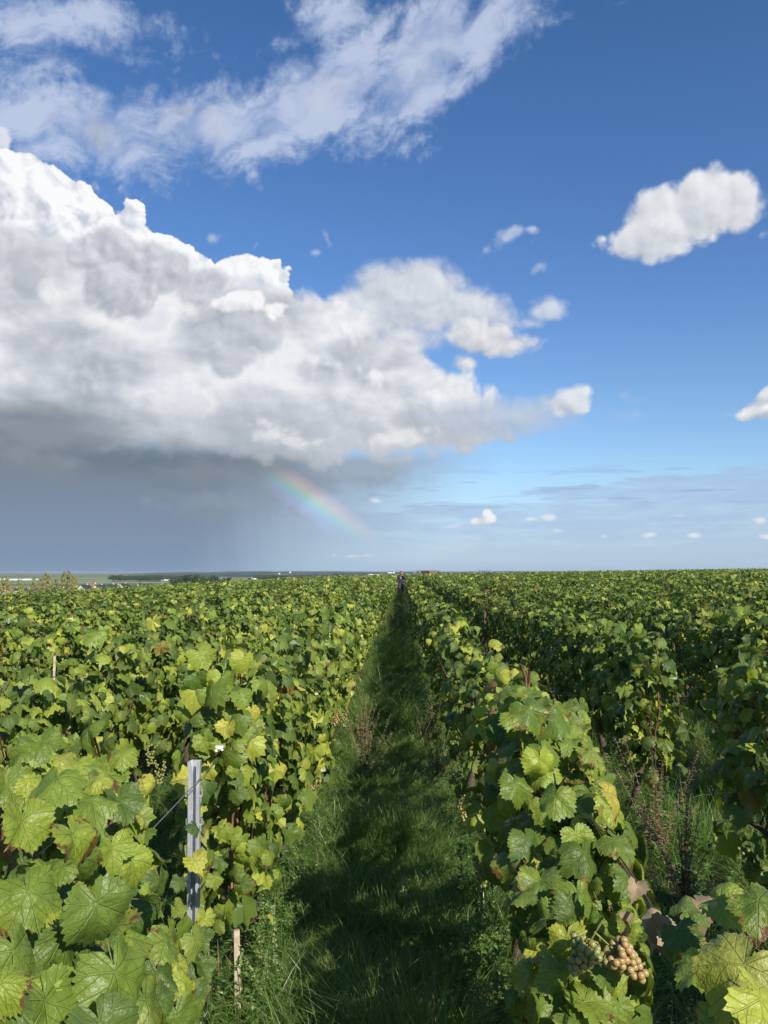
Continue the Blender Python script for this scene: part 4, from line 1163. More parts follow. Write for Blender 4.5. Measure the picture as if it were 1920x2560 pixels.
# reddish shoots that stick out of the canopy
def shoot(px0, py0, px1, py1, y, rad, label):
    a = pix_dir(px0, py0); a = a * (y / a.y) + Vector((0, 0, CAM_H)); c_ = pix_dir(px1, py1); c_ = c_ * ((y + 0.03) / c_.y) + Vector((0, 0, CAM_H))
    m_ = (a + c_) / 2 + Vector((0.006, 0, 0.004))
    b = MB(); b.tube([a, m_, c_], [rad, rad * 1.25, rad], 7); o = b.build('cut_cane', M['cane'], None, smooth=True); return tag(o, label, 'cane', 'bare reddish canes in the leaves')
shoot(140, 1985, 190, 2110, 1.55, 0.0062, 'thick red-brown cane leaning among the big leaves at lower left')
shoot(-20, 2095, 38, 2175, 1.30, 0.0066, 'red-brown cane at the left edge, lowest of the bare canes')
shoot(222, 2078, 275, 2052, 1.50, 0.0036, 'thin pale cane lying crosswise in the lower left vine')
shoot(200, 2020, 205, 2120, 1.55, 0.005, 'short upright red cane right of the thick leaning cane')
shoot(1300, 1660, 1318, 1725, 3.3, 0.0052, 'left of two bare reddish shoots on top of the right row')
shoot(1322, 1672, 1320, 1730, 3.3, 0.0045, 'right of two bare reddish shoots on top of the right row')
shoot(553, 1880, 565, 1965, 2.92, 0.005, 'dark red cane hanging below the white clip')
shoot(1267, 1840, 1270, 1890, 2.6, 0.005, 'short red cane inside the right row')

# ------------------------------------------------------------------ grass and weeds
def blade_tuft(r, n, rad, h, w, segs=3):
    Vs, Fs, Ts = [], [], []
    for i in range(n):
        a = r.uniform(0, 6.28); q = rad * math.sqrt(r.random())
        bx, by = q * math.cos(a), q * math.sin(a)
        H = h * r.uniform(0.40, 1.1); la = a + r.normal(0, 1.6); ln = H * r.uniform(0.25, 1.5); ww = w * r.uniform(0.6, 1.2)
        fa = r.uniform(0, 6.28); ox, oy = math.cos(fa) * ww / 2, math.sin(fa) * ww / 2
        o = len(Vs); t = r.random()
        for k in range(segs + 1):
            f = k / segs
            x = bx + math.cos(la) * ln * f ** 1.8; y = by + math.sin(la) * ln * f ** 1.8; z = H * (f - 0.34 * (ln / H) * f * f) - 0.01
            if k < segs:
                s_ = 1 - 0.55 * f
                Vs += [(x - ox * s_, y - oy * s_, z), (x + ox * s_, y + oy * s_, z)]; Ts += [t, t]
            else: Vs.append((x, y, z)); Ts.append(t)
        for k in range(segs - 1): Fs.append((o + 2 * k, o + 2 * k + 1, o + 2 * k + 3, o + 2 * k + 2))
        Fs.append((o + 2 * segs - 2, o + 2 * segs - 1, o + 2 * segs))
    return make_mesh('grass_tuft', Vs, Fs, [M['grass']], tint=Ts)
def leaflet(cx, cy, cz, az_, up, ln, w):
    """A pointed leaf of four triangles."""
    d = Vector((math.cos(az_), math.sin(az_), up)).normalized(); s_ = d.cross(Vector((0, 0, 1))).normalized() * w / 2
    p = Vector((cx, cy, cz)); n_ = s_.cross(d).normalized()
    return [p, p + d * ln * 0.5 + s_ + n_ * w * .15, p + d * ln - n_ * ln * 0.15, p + d * ln * 0.5 - s_ + n_ * w * .15, p + d * ln * 0.5], [(0, 1, 4), (1, 2, 4), (2, 3, 4), (3, 0, 4)]
def weed_mesh(r, h, n, ln, w, seedy=0.0, branches=3, leaf_m='weed', dry=False):
    b = MB(); stems = []
    for s_ in range(branches):
        a = r.uniform(0, 6.28); sp = r.uniform(0.05, 0.35) * h if s_ else 0.03
        H = h * (1.0 if s_ == 0 else r.uniform(0.5, 0.95))
        pts = [(0, 0, -0.02), (math.cos(a) * sp * .3, math.sin(a) * sp * .3, H * .4), (math.cos(a) * sp, math.sin(a) * sp, H)]
        b.tube(pts, [0.0026, 0.0018, 0.0008], 4, 1, cap=False); stems.append(pts)
    for i in range(n):
        p0, p1, p2 = stems[int(r.integers(len(stems)))]
        f = r.uniform(0.12, 1.0)
        p = Vector(p1).lerp(Vector(p2), (f - .4) / .6) if f > .4 else Vector(p0).lerp(Vector(p1), f / .4)
        seed = r.random() < seedy and f > 0.5
        k = r.uniform(.25, .4) if seed else r.uniform(0.6, 1.1) * (1.15 - 0.6 * f)
        v, fs = leaflet(p.x, p.y, p.z, r.uniform(0, 6.28), r.uniform(0.0, 0.9), ln * k, w * k * (1.6 if seed else 1))
        b.add(v, fs, 2 if seed else 0)
    tnt = np.repeat(r.random(len(b.v) // 4 + 1), 4)[:len(b.v)]
    return make_mesh('weed', b.v, b.f, [M['dry'] if dry else M[leaf_m], M['dry'] if dry else M['weed'], M['dry'] if dry else M['seed']], mat_idx=b.m, tint=tnt, smooth=False)
r_ = np.random.default_rng(77)
GT = [blade_tuft(r_, 84, 0.11, 0.15 + 0.02 * i, 0.0042, 4 if i > 3 else 3) for i in range(6)] + [blade_tuft(r_, 60, 0.08, 0.30, 0.0042, 4) for _ in range(2)]
WT = [weed_mesh(r_, 0.16, 46, 0.055, 0.024, 0.0, 5) for _ in range(3)] + [weed_mesh(r_, 0.30, 60, 0.06, 0.02, 0.15, 4) for _ in range(2)]
def ground_pts(n, x0, x1, y0, y1, margin=0.4):
    x = r_.uniform(x0, x1, n); y = r_.uniform(y0, y1, n)
    a = x * math.cos(YAW) + y * math.sin(YAW); b = -x * math.sin(YAW) + y * math.cos(YAW)
    k = (np.abs(a) < 0.5 * b + margin) & (b > 1.0)
    return np.stack([x[k], y[k]], -1)
def value_noise(x, y, f):
    return (np.sin(x * f + 1.7 * np.sin(y * f * .7)) * np.cos(y * f * 1.1 + 1.3 * np.sin(x * f * .9)) + 1) / 2
def rowdist(x):
    return np.abs(((x - ROW_X0) / ROW_DX + 0.5) % 1.0 - 0.5) * ROW_DX
p1 = ground_pts(5600, -3.6, 4.6, 1.2, 9.0)
p2 = ground_pts(3200, -0.62, 0.40, 1.2, 9.0, 9)
p3_ = ground_pts(2400, -0.60, 0.38, 9.0, 22.0, 9)
gp = np.concatenate([p1, p2, p3_])
hump = 0.45 + 0.95 * value_noise(gp[:, 0], gp[:, 1], 3.1) * value_noise(gp[:, 0] + 3, gp[:, 1], 7.3) * 1.6
n = len(gp)
weedy = (rowdist(gp[:, 0]) < 0.22) & (r_.random(n) < 0.45)
idx = np.where(weedy, r_.integers(8, 13, n), r_.integers(0, 8, n))
sc3 = np.stack([r_.uniform(0.8, 1.25, n), r_.uniform(0.8, 1.25, n), hump * r_.uniform(0.8, 1.25, n)], -1)
scatter('grass', np.column_stack([gp, ground_z(gp[:, 0], gp[:, 1])]), np.stack([r_.normal(0, 0.16, n), r_.normal(0, 0.16, n), r_.uniform(0, 6.28, n)], -1), sc3, idx, GT + WT, 'long green grass and low weeds between the vine rows', 'grass')
GF = [blade_tuft(r_, 40, 0.15, 0.24, 0.010, 2) for _ in range(3)] + [weed_mesh(r_, 0.35, 50, 0.09, 0.04, 0.2, 5) for _ in range(2)] + [weed_mesh(r_, 0.45, 60, 0.07, 0.03, 0.3, 5, dry=True)]
fx = np.concatenate([ground_pts(3800, -0.60, 0.40, 20.0, 75.0, 9), ground_pts(1500, -12, 14, 8.5, 26.0, 1)])
n = len(fx)
scatter('path_grass', np.column_stack([fx, ground_z(fx[:, 0], fx[:, 1])]), np.stack([np.zeros(n), np.zeros(n), r_.uniform(0, 6.28, n)], -1), np.stack([r_.uniform(0.8, 1.3, n)] * 2 + [r_.uniform(0.4, 1.5, n)], -1), r_.choice(6, n, p=[.24, .24, .24, .12, .11, .05]), GF, 'grass of the path farther on towards the walking man', 'grass')
def weed(px, y, h, n, ln, w, seedy, br, label, cat='weed', dry=False, name='weed', x=None):
    q = pix_dir(px, 1900); xx = q.x / q.y * y if x is None else x
    o = link(name, weed_mesh(r_, h, n, ln, w, seedy, br, 'weed', dry)); o.location = (xx, y, Z(xx, y)); o.rotation_euler = (0, 0, r_.uniform(0, 6))
    return tag(o, label, cat)
weed(655, 2.98, 0.52, 260, 0.036, 0.018, 0.75, 3, 'upright weed with pale seed spikes right of the wooden stake')
weed(705, 2.92, 0.48, 260, 0.034, 0.018, 0.85, 2, 'slanting weed with beaded pale seed spikes at the path edge')
weed(660, 3.3, 0.34, 260, 0.07, 0.032, 0.05, 7, 'leafy green weed under the end of the left row')
weed(545, 3.25, 0.32, 220, 0.06, 0.03, 0.05, 7, 'green leafy weed between metal post and wooden stake')
weed(1235, 2.75, 0.42, 300, 0.060, 0.020, 0.1, 5, 'bushy green weed at the foot of the right row, nearest one')
weed(1200, 3.2, 0.44, 300, 0.060, 0.020, 0.1, 5, 'bushy green weed at the foot of the right row, second one')
weed(1160, 3.9, 0.40, 260, 0.060, 0.020, 0.1, 5, 'bushy green weed at the foot of the right row, third one')
weed(1500, 1.95, 0.62, 150, 0.030, 0.014, 0.9, 5, 'weed with whitish green seed tufts at the bottom edge under the grapes')
weed(1560, 1.85, 0.58, 120, 0.030, 0.014, 0.9, 4, 'second pale seeding weed at the bottom edge, right of the first')
weed(1650, 2.6, 0.45, 90, 0.05, 0.02, 0.3, 4, 'green weed beyond the dead cane on the right')
weed(560, 3.0, 0.36, 90, 0.022, 0.012, 0.9, 2, 'brown dried weed standing behind the metal post', dry=True)
weed(575, 3.35, 0.62, 110, 0.022, 0.012, 0.9, 3, 'tall brown dried weed behind the wooden stake', dry=True)
for i, (px, y, h, n_, lab) in enumerate([(1700, 4.0, 0.95, 520, 'large dry brown weed between the right rows'), (1640, 4.6, 0.9, 420, 'dry brown weed behind the large one between the right rows'), (1450, 5.8, 1.05, 420, 'dry grey-brown weed farther up between the right rows'),
                                         (1430, 6.6, 1.0, 300, 'dry grey-brown weed behind the farther one between the right rows'), (915, 6.2, 0.72, 420, 'dry brown weed at the foot of the left row by the path'), (905, 7.0, 0.8, 350, 'dry brown weed farther along the left row by the path'),
                                         (1085, 7.2, 0.85, 420, 'dry brown weed on the right side of the grass path'), (1100, 6.2, 0.7, 300, 'smaller dry brown weed on the right side of the grass path')]):
    weed(px, y, h, int(n_ * 2.2), 0.045, 0.016, 0.5, 11, lab, 'dry weed', True, 'dry_weed')
b = MB(); rim_ = [(math.sin(a) * 0.024 * (1 + 0.25 * math.cos(a)), 0.0, 0.062 - 0.056 * math.cos(a)) for a in np.linspace(0, 2 * math.pi, 15)[:-1]]
b.add([(0, -0.006, 0.062)] + rim_, [(0, i + 1, (i + 1) % 14 + 1) for i in range(14)]).tube([(0, 0.0, 0.01), (0.004, 0.0, -0.03)], 0.002, 5)
o = b.build('dock_plant', M['dock'], None, smooth=True); qd = pix_dir(1002, 2262); o.location = qd * (3.80 / qd.y) + Vector((0, 0, CAM_H)); o.rotation_euler = (-0.25, 0.25, 0.2); o.scale = (1.05, 1.05, 1.05); tag(o, 'single broad pale dock leaf standing in the path grass', 'plant')
# long bright tufts at the bottom edge beside the post
for i, (px, y) in enumerate([(640, 2.9), (720, 2.85), (800, 2.95), (585, 2.8), (690, 3.0)]):
    qd = pix_dir(px, 2500); x = qd.x / qd.y * y
    o = link('grass_clump', blade_tuft(r_, 110, 0.08, 0.34, 0.0045, 4)); o.location = (x, y, Z(x, y)); tag(o, '%s long-bladed grass clump from the left along the bottom edge' % ['second', 'fourth', 'fifth', 'first', 'third'][i], 'grass clump', 'long grass clumps by the path')

# ------------------------------------------------------------------ the walking man and his bucket
M['skin'] = simple('skin', (0.42, 0.24, 0.17), 0.55, vary=0.08)
M['jacket'] = simple('dark navy jacket', (0.018, 0.022, 0.045), 0.8, vary=0.3, scale=10.0)
M['jeans'] = simple('blue jeans', (0.030, 0.042, 0.085), 0.85, vary=0.35, scale=10.0)
M['hair'] = simple('grey brown hair', (0.13, 0.10, 0.08), 0.8, vary=0.3, scale=40)
M['boot'] = simple('dark boot', (0.02, 0.018, 0.016), 0.6)
M['shirt'] = simple('grey shirt', (0.22, 0.22, 0.25), 0.8)
M['red_bucket'] = simple('red plastic', (0.26, 0.055, 0.03), 0.45)
M['black_plastic'] = simple('black plastic', (0.018, 0.016, 0.016), 0.45)
def skinned(name, verts, edges, radii, root=0, levels=1):
    me = bpy.data.meshes.new(name); me.from_pydata(verts, edges, [])
    o = bpy.data.objects.new(name, me); COL.objects.link(o)
    o.modifiers.new('skin', 'SKIN')
    for i, v in enumerate(me.skin_vertices[0].data):
        v.radius = (radii[i], radii[i]) if not isinstance(radii[i], tuple) else radii[i]
        v.use_root = (i == root)
    s = o.modifiers.new('sub', 'SUBSURF'); s.levels = levels; s.render_levels = levels
    dg = bpy.context.evaluated_depsgraph_get()
    m2 = bpy.data.meshes.new_from_object(o.evaluated_get(dg))
    bpy.data.objects.remove(o); 
    return m2
def person(x, y):
    t = empty('person', (x, y, Z(x, y)), 0.0, 'man in navy jacket and jeans walking down the grass path, hand at his face', 'person')
    V = [(0, 0, .95), (0, .01, 1.12), (0, .02, 1.32), (0, .01, 1.47), (0, -.01, 1.54), (0, -.03, 1.63), (0, -.03, 1.70),
         (-.10, 0, .90), (-.11, -.10, .50), (-.11, -.06, .12), (-.11, -.18, .06), (.10, 0, .90), (.10, .02, .50), (.10, .16, .14), (.10, .10, .05),
         (-.20, .02, 1.40), (-.27, .04, 1.13), (-.27, -.06, .90), (-.27, -.09, .82), (.20, .02, 1.40), (.27, -.04, 1.16), (.17, -.20, 1.33), (.11, -.20, 1.47), (.10, -.19, 1.53)]
    Ed = [(0, 1), (1, 2), (2, 3), (3, 4), (4, 5), (5, 6), (0, 7), (7, 8), (8, 9), (9, 10), (0, 11), (11, 12), (12, 13), (13, 14), (2, 15), (15, 16), (16, 17), (17, 18), (2, 19), (19, 20), (20, 21), (21, 22), (22, 23)]
    Rd = [(.17, .12), (.17, .12), (.19, .13), (.10, .09), .065, (.082, .10), (.075, .09), (.10, .10), .075, .055, (.045, .06), (.10, .10), .075, .055, (.045, .06), .085, .06, .045, .04, .085, .06, .05, .04, .04]
    me = skinned('body', V, Ed, Rd, 0, 2)
    for m in ('jacket', 'jeans', 'skin', 'boot', 'shirt'): me.materials.append(M[m])
    for p in me.polygons:
        c_ = p.center
        arm_hand = (c_.x < -.2 and c_.z < .90 and c_.z > .7) or (c_.x > 0.04 and c_.y < -.15 and c_.z > 1.44)
        if c_.z > 1.525 or arm_hand: k = 2
        elif c_.z < .12: k = 3
        elif c_.z < .92 and not (c_.x < -.2): k = 1
        elif abs(c_.x) < .045 and c_.y < -.06 and c_.z > 1.2: k = 4
        else: k = 0
        p.material_index = k; p.use_smooth = True
    link('body', me, t)
    v, f = blob((.098, .115, .085), 3, 2, 0.06)
    link('hair', make_mesh('hair', [(a, b + .012, c + 1.715) for a, b, c in v], f, [M['hair']]), t)
    b = MB(); b.box((0, -.128, 1.655), (.026, .03, .035)); b.box((-.035, -.115, 1.675), (.02, .012, .008)).box((.035, -.115, 1.675), (.02, .012, .008)); b.build('nose', M['skin'], t)
    # fingers of both hands
    for sd, base, dirv in ((-1, Vector((-.27, -.10, .80)), Vector((0, -.1, -1))), (1, Vector((.09, -.20, 1.56)), Vector((-.3, 0.1, 1)))):
        for i in range(4):
            o_ = Vector(((i - 1.5) * .02, 0, 0)); L_ = (.07, .08, .075, .06)[i]
            b = MB(); b.tube([base + o_, base + o_ + dirv * L_ * .5, base + o_ + dirv * L_ + Vector((0, .03, 0))], [.010, .009, .007], 5); b.build('finger', M['skin'], t, smooth=True)
        b = MB(); b.tube([base + Vector((.03, 0, -.03 * sd)), base + Vector((.055, -.02, 0))], [.011, .008], 5); b.build('thumb', M['skin'], t, smooth=True)
    return t
PX, PY = -0.07, 55.5
person(PX, PY)
tb = empty('harvest_bucket', (PX - .40, PY - .16, Z(PX, PY) + .52), 0, 'black and red picking bucket held low by the walking man', 'bucket')
def lathe(prof, n=16, mi=0, b=None):
    b = b or MB(); vs = []
    for r, z in prof:
        for k in range(n): vs.append((r * math.cos(2 * math.pi * k / n), r * math.sin(2 * math.pi * k / n), z))
    fs = [(i * n + k, i * n + (k + 1) % n, (i + 1) * n + (k + 1) % n, (i + 1) * n + k) for i in range(len(prof) - 1) for k in range(n)]
    b.add(vs, fs, mi); return b
tb.rotation_euler = (0, 0.35, 0)
lathe([(.001, 0), (.13, 0), (.155, .12), (.17, .20), (.16, .20), (.13, .02), (.001, .015)]).build('bucket_body', M['red_bucket'], tb, smooth=True)
lathe([(.168, .19), (.19, .20), (.19, .225), (.166, .225), (.160, .20)]).build('rim', M['black_plastic'], tb, smooth=True)
b = MB(); b.tube([(.17 * math.cos(a), 0, .21 + .17 * math.sin(a)) for a in np.linspace(0, math.pi, 9)], .005, 5); b.build('handle', M['black_plastic'], tb, smooth=True)
b = MB(); b.box((-.10, 0, .22), (.26, .20, .05), 0, 0.3); b.build('lid', M['black_plastic'], tb)

# ------------------------------------------------------------------ vehicles parked at the end of the rows
M['taupe'] = simple('taupe paint', (0.20, 0.155, 0.13), 0.35, 0.2, vary=0.04)
M['white_paint'] = simple('white paint', (0.78, 0.78, 0.77), 0.3, vary=0.03)
M['blue_grey'] = simple('blue grey paint', (0.20, 0.26, 0.36), 0.3, 0.3, vary=0.04)
M['rubber'] = simple('rubber', (0.02, 0.02, 0.02), 0.85)
M['rim'] = simple('alloy', (0.4, 0.4, 0.42), 0.35, 0.8)
M['doorway_shade'] = simple('painted doorway shade', (0.012, 0.012, 0.018), 0.8)  # near-black colour painting the shade inside the van's open side doorway
M['lamp_red'] = simple('red lamp', (0.35, 0.02, 0.02), 0.2)
M['lamp_clear'] = simple('clear lamp', (0.6, 0.6, 0.6), 0.15)
def glass_mat():
    m, nt, out = mat('car glass'); principled(nt, out, (0.06, 0.09, 0.10), 0.05, 0.0, 0.8); return m
M['glass'] = glass_mat()
def loft(sections, mats, name, parent, mi=None):
    """sections: list of rings (same point count) joined in turn; caps closed."""
    n = len(sections[0]); vs = [p for s in sections for p in s]; fs = []
    for i in range(len(sections) - 1):
        for k in range(n):
            k2 = (k + 1) % n
            fs.append((i * n + k, (i + 1) * n + k, (i + 1) * n + k2, i * n + k2))
    fs.append(tuple(range(n))); fs.append(tuple((len(sections) - 1) * n + k for k in range(n))[::-1])
    return MB().add(vs, fs).build(name, mats, parent)
def vehicle(name, label, cat, x, y, rz, paint, prof, cabin, W_, wheels, side_panels, extras=None):
    """prof: lower body side outline (x,z); cabin: upper outline; both across the width W_ with the cabin leaning in."""
    t = empty(name, (x, y, Z(x, y)), rz, label, cat)
    def ring(outl, w): return [(px_, w, pz) for px_, pz in outl]
    shr = lambda outl, k: [(px_ * k, pz) for px_, pz in outl]
    loft([ring(shr(prof, .985), -W_ / 2), ring(prof, -W_ / 2 + .05), ring(prof, W_ / 2 - .05), ring(shr(prof, .985), W_ / 2)], paint, 'body', t)
    def lean(outl, sgn):
        z0 = min(p[1] for p in outl); z1 = max(p[1] for p in outl)
        return [(px_, sgn * (W_ / 2 - .03 - .13 * (pz - z0) / (z1 - z0)), pz) for px_, pz in outl]
    loft([lean(cabin, -1), lean(cabin, 1)], paint, 'roof_shell', t)
    z0 = min(p[1] for p in cabin); z1 = max(p[1] for p in cabin)
    for poly, m_ in side_panels:
        for sgn in (-1, 1):
            yy = lambda pz: sgn * (W_ / 2 - .03 - .13 * (pz - z0) / (z1 - z0) + .006)
            yi = lambda pz: yy(pz) - sgn * .02
            n = len(poly)
            vs = [(a, yy(b_), b_) for a, b_ in poly] + [(a, yi(b_), b_) for a, b_ in poly]
            fs = [tuple(range(n)), tuple(range(n, 2 * n))[::-1]] + [(i, (i + 1) % n, (i + 1) % n + n, i + n) for i in range(n)]
            MB().add(vs, fs).build('window', m_, t)  # glass, except the van's dark panel, which is painted doorway shade
    # windscreen and rear window
    for (a, b_), nm in (((cabin[0], cabin[1]), 'windscreen'), ((cabin[-1], cabin[-2]), 'rear_window')):
        s_ = -1 if nm == 'windscreen' else 1
        p0 = Vector((a[0], 0, a[1])).lerp(Vector((b_[0], 0, b_[1])), .12); p1 = Vector((a[0], 0, a[1])).lerp(Vector((b_[0], 0, b_[1])), .88)
        w0, w1 = W_ / 2 - .12, W_ / 2 - .20
        nx = Vector((s_ * .012, 0, .008))
        vs = [p0 + Vector((0, -w0, 0)) + nx, p0 + Vector((0, w0, 0)) + nx, p1 + Vector((0, w1, 0)) + nx, p1 + Vector((0, -w1, 0)) + nx]
        vs += [v - nx * 3 for v in vs]
        MB().add(vs, [(0, 1, 2, 3), (7, 6, 5, 4), (0, 4, 5, 1), (1, 5, 6, 2), (2, 6, 7, 3), (3, 7, 4, 0)]).build(nm, M['glass'], t)
    for wx in wheels:
        for sgn in (-1, 1):
            b = lathe([(.19, -.10), (.30, -.105), (.335, -.08), (.335, .08), (.30, .105), (.19, .10)], 20)
            mx = Matrix.Translation((wx, sgn * (W_ / 2 - .11), .335)) @ Matrix.Rotation(math.pi / 2, 4, 'X')
            w = b.build('wheel', M['rubber'], t, mx, smooth=True)
            lathe([(.001, .09), (.06, .095), (.19, .07), (.20, .02), (.001, .02)], 12).build('rim', M['rim'], w, Matrix.Scale(-sgn, 4, (0, 0, 1)), smooth=True)
    xs = [p[0] for p in prof]
    for sgn in (-1, 1):
        b = MB(); b.box((min(xs) + .05, sgn * (W_ / 2 - .22), .68), (.10, .30, .14)); b.build('headlight', M['lamp_clear'], t)
        b = MB(); b.box((max(xs) - .04, sgn * (W_ / 2 - .12), .90), (.10, .14, .34)); b.build('tail_light', M['lamp_red'], t)
        b = MB(); b.box((cabin[0][0] + .35, sgn * (W_ / 2 + .08), cabin[0][1] + .08), (.12, .18, .18)); b.build('wing_mirror', M['black_plastic'], t)
    if extras: extras(t)
    return t
# van: front to the left of the picture
vp = [(-2.42, .35), (-2.46, .62), (-2.38, .92), (-2.20, 1.08), (2.40, 1.10), (2.44, .6), (2.40, .32)]
vc = [(-2.18, 1.075), (-1.32, 1.88), (-1.05, 1.93), (2.20, 1.95), (2.34, 1.86), (2.40, 1.075)]
def van_extras(t):
    b = MB(); b.box((2.45, -1.26, 1.22), (.045, .78, 1.46)); o = b.build('rear_door', M['taupe'], t, Matrix.Rotation(0.0, 4, 'Z')); o['label'] = 'open rear door'
    b = MB(); b.box((2.478, -1.26, 1.60), (.012, .52, .40)); b.build('window', M['glass'], o)
    b = MB(); b.box((2.49, -1.55, 1.25), (.03, .05, .10)); b.build('handle', M['black_plastic'], o)
    b = MB(); b.box((1.35, -.985, 1.18), (1.15, .04, 1.32)); o = b.build('sliding_door', M['taupe'], t); o['label'] = 'sliding side door pushed back'
    b = MB(); b.box((0.2, -.955, 1.95 - .75), (3.2, .03, .03)); b.build('door_rail', M['black_plastic'], t)
vehicle('van', 'taupe brown van with side door and rear door open, parked beyond the vines', 'van', 3.75, 130.0, 0.0, M['taupe'], vp, vc, 1.90, (-1.55, 1.50),
        [([(-1.78, 1.14), (-1.28, 1.72), (-.86, 1.74), (-.86, 1.14)], M['glass']), ([(-.60, 1.12), (-.60, 1.80), (.72, 1.82), (.72, 1.12)], M['doorway_shade'])], van_extras)  # last panel: flat dark sheet in place of the shaded door opening
cp = [(-2.10, .30), (-2.14, .55), (-2.00, .78), (-1.10, .92), (1.90, .95), (2.08, .80), (2.10, .32)]
cc = [(-1.25, .90), (-.45, 1.40), (0.1, 1.46), (1.05, 1.43), (1.45, 1.32), (1.95, .92)]
cg = [([(-.95, .97), (-.42, 1.33), (.12, 1.37), (.12, .97)], M['glass']), ([(.20, .97), (.20, 1.37), (1.02, 1.34), (1.45, .97)], M['glass'])]
vehicle('car', 'white car of which only the roof shows above the vines, left of the walking man', 'car', -5.25, 131.0, 0.0, M['white_paint'], cp, cc, 1.78, (-1.35, 1.30), cg)
sp = [(-2.25, .32), (-2.28, .62), (-2.15, .92), (-1.15, 1.06), (2.10, 1.08), (2.22, .8), (2.22, .34)]
sc_ = [(-1.30, 1.05), (-.45, 1.66), (.2, 1.76), (1.75, 1.74), (2.0, 1.62), (2.12, 1.06)]
sg = [([(-1.0, 1.12), (-.42, 1.56), (.10, 1.64), (.10, 1.12)], M['glass']), ([(.2, 1.12), (.2, 1.65), (1.15, 1.66), (1.15, 1.12)], M['glass']), ([(1.25, 1.12), (1.25, 1.65), (1.80, 1.60), (1.95, 1.12)], M['glass'])]
def rails(t):
    for sgn in (-1, 1):
        b = MB(); b.tube([(-.2, sgn * .70, 1.72), (0.0, sgn * .70, 1.80), (1.7, sgn * .70, 1.80), (1.85, sgn * .70, 1.72)], .018, 6); b.build('roof_rail', M['black_plastic'], t, smooth=True)
    b = MB(); b.tube([(1.75, 0, 1.74), (1.95, 0, 2.05)], .012, 5); b.build('antenna', M['black_plastic'], t)
vehicle('car', 'blue-grey tall car with roof rails, roof just showing right of the van', 'car', 13.3, 132.5, 0.0, M['blue_grey'], sp, sc_, 1.82, (-1.45, 1.40), sg, rails)

# ------------------------------------------------------------------ far country
def place(px, D, z_off=0.0):
    q = pix_dir(px, 1430); x = q.x / q.y * D
    return x, D, Z(x, D) + z_off
def z_at(py, px, D):
    q = pix_dir(px, py); return CAM_H + q.z / q.y * D
M['render_white'] = simple('pale render', (0.72, 0.66, 0.55), 0.85, vary=0.05, scale=0.3)
M['render_cream'] = simple('cream render', (0.62, 0.47, 0.34), 0.85, vary=0.06, scale=0.3)
M['slate'] = simple('slate roof', (0.030, 0.033, 0.045), 0.7, vary=0.2, scale=0.8)
M['red_tile'] = simple('red tile roof', (0.25, 0.115, 0.08), 0.8, vary=0.2, scale=0.8)
M['steel_white'] = simple('pale cladding', (0.78, 0.78, 0.76), 0.6, vary=0.04, scale=0.1)
M['window_dark'] = simple('window', (0.03, 0.04, 0.05), 0.1)
M['concrete'] = simple('pale concrete', (0.60, 0.55, 0.47), 0.85, vary=0.08, scale=0.3)
def house(px, ridge_py, D, w, l, rz, roof, wall, label, pitch=0.75, chimney=True):
    x, y, z = place(px, D)
    zr = z_at(ridge_py, px, D)
    t = empty('house', (x, y, z), rz, label, 'house')
    H = max(zr - z, 4.0); rh = w / 2 * pitch; e = H - rh
    b = MB(); b.extrude([(-w / 2, -1), (w / 2, -1), (w / 2, e), (0, H - .12), (-w / 2, e)], 0, -l / 2, l / 2); b.build('wall', wall, t)
    b = MB(); o_ = .35; k = rh / (w / 2)
    for s in (-1, 1):
        b.add([(-l / 2 - o_, 0, H), (l / 2 + o_, 0, H), (l / 2 + o_, s * (w / 2 + o_), e - o_ * k), (-l / 2 - o_, s * (w / 2 + o_), e - o_ * k),
               (-l / 2 - o_, 0, H - .16), (l / 2 + o_, 0, H - .16), (l / 2 + o_, s * (w / 2 + o_), e - o_ * k - .16), (-l / 2 - o_, s * (w / 2 + o_), e - o_ * k - .16)],
              [(0, 1, 2, 3), (7, 6, 5, 4), (0, 4, 5, 1), (1, 5, 6, 2), (2, 6, 7, 3), (3, 7, 4, 0)])
    rf = b.build('roof', roof, t)
    if chimney:
        b = MB(); b.box((l * .28, 0.4, H + .35), (.8, .6, 1.5)); b.build('chimney', M['render_white'], rf)
    for yy in (-1, 1):
        b = MB(); b.box((-l / 2 - .03, yy * w * .22, e * .72), (.10, 1.0, 1.3)); b.build('window', M['window_dark'], t)
    for i in range(3):
        b = MB(); b.box((-l / 3 + i * l / 3, -w / 2 - .03, e * .62), (1.2, .10, 1.2)); b.build('window', M['window_dark'], t)
    b = MB(); b.box((l * .15, -w / 2 - .03, 1.0), (1.0, .10, 2.1)); b.build('door', M['dark_wood'], t)
    return t
HG = 'houses down the slope on the left'
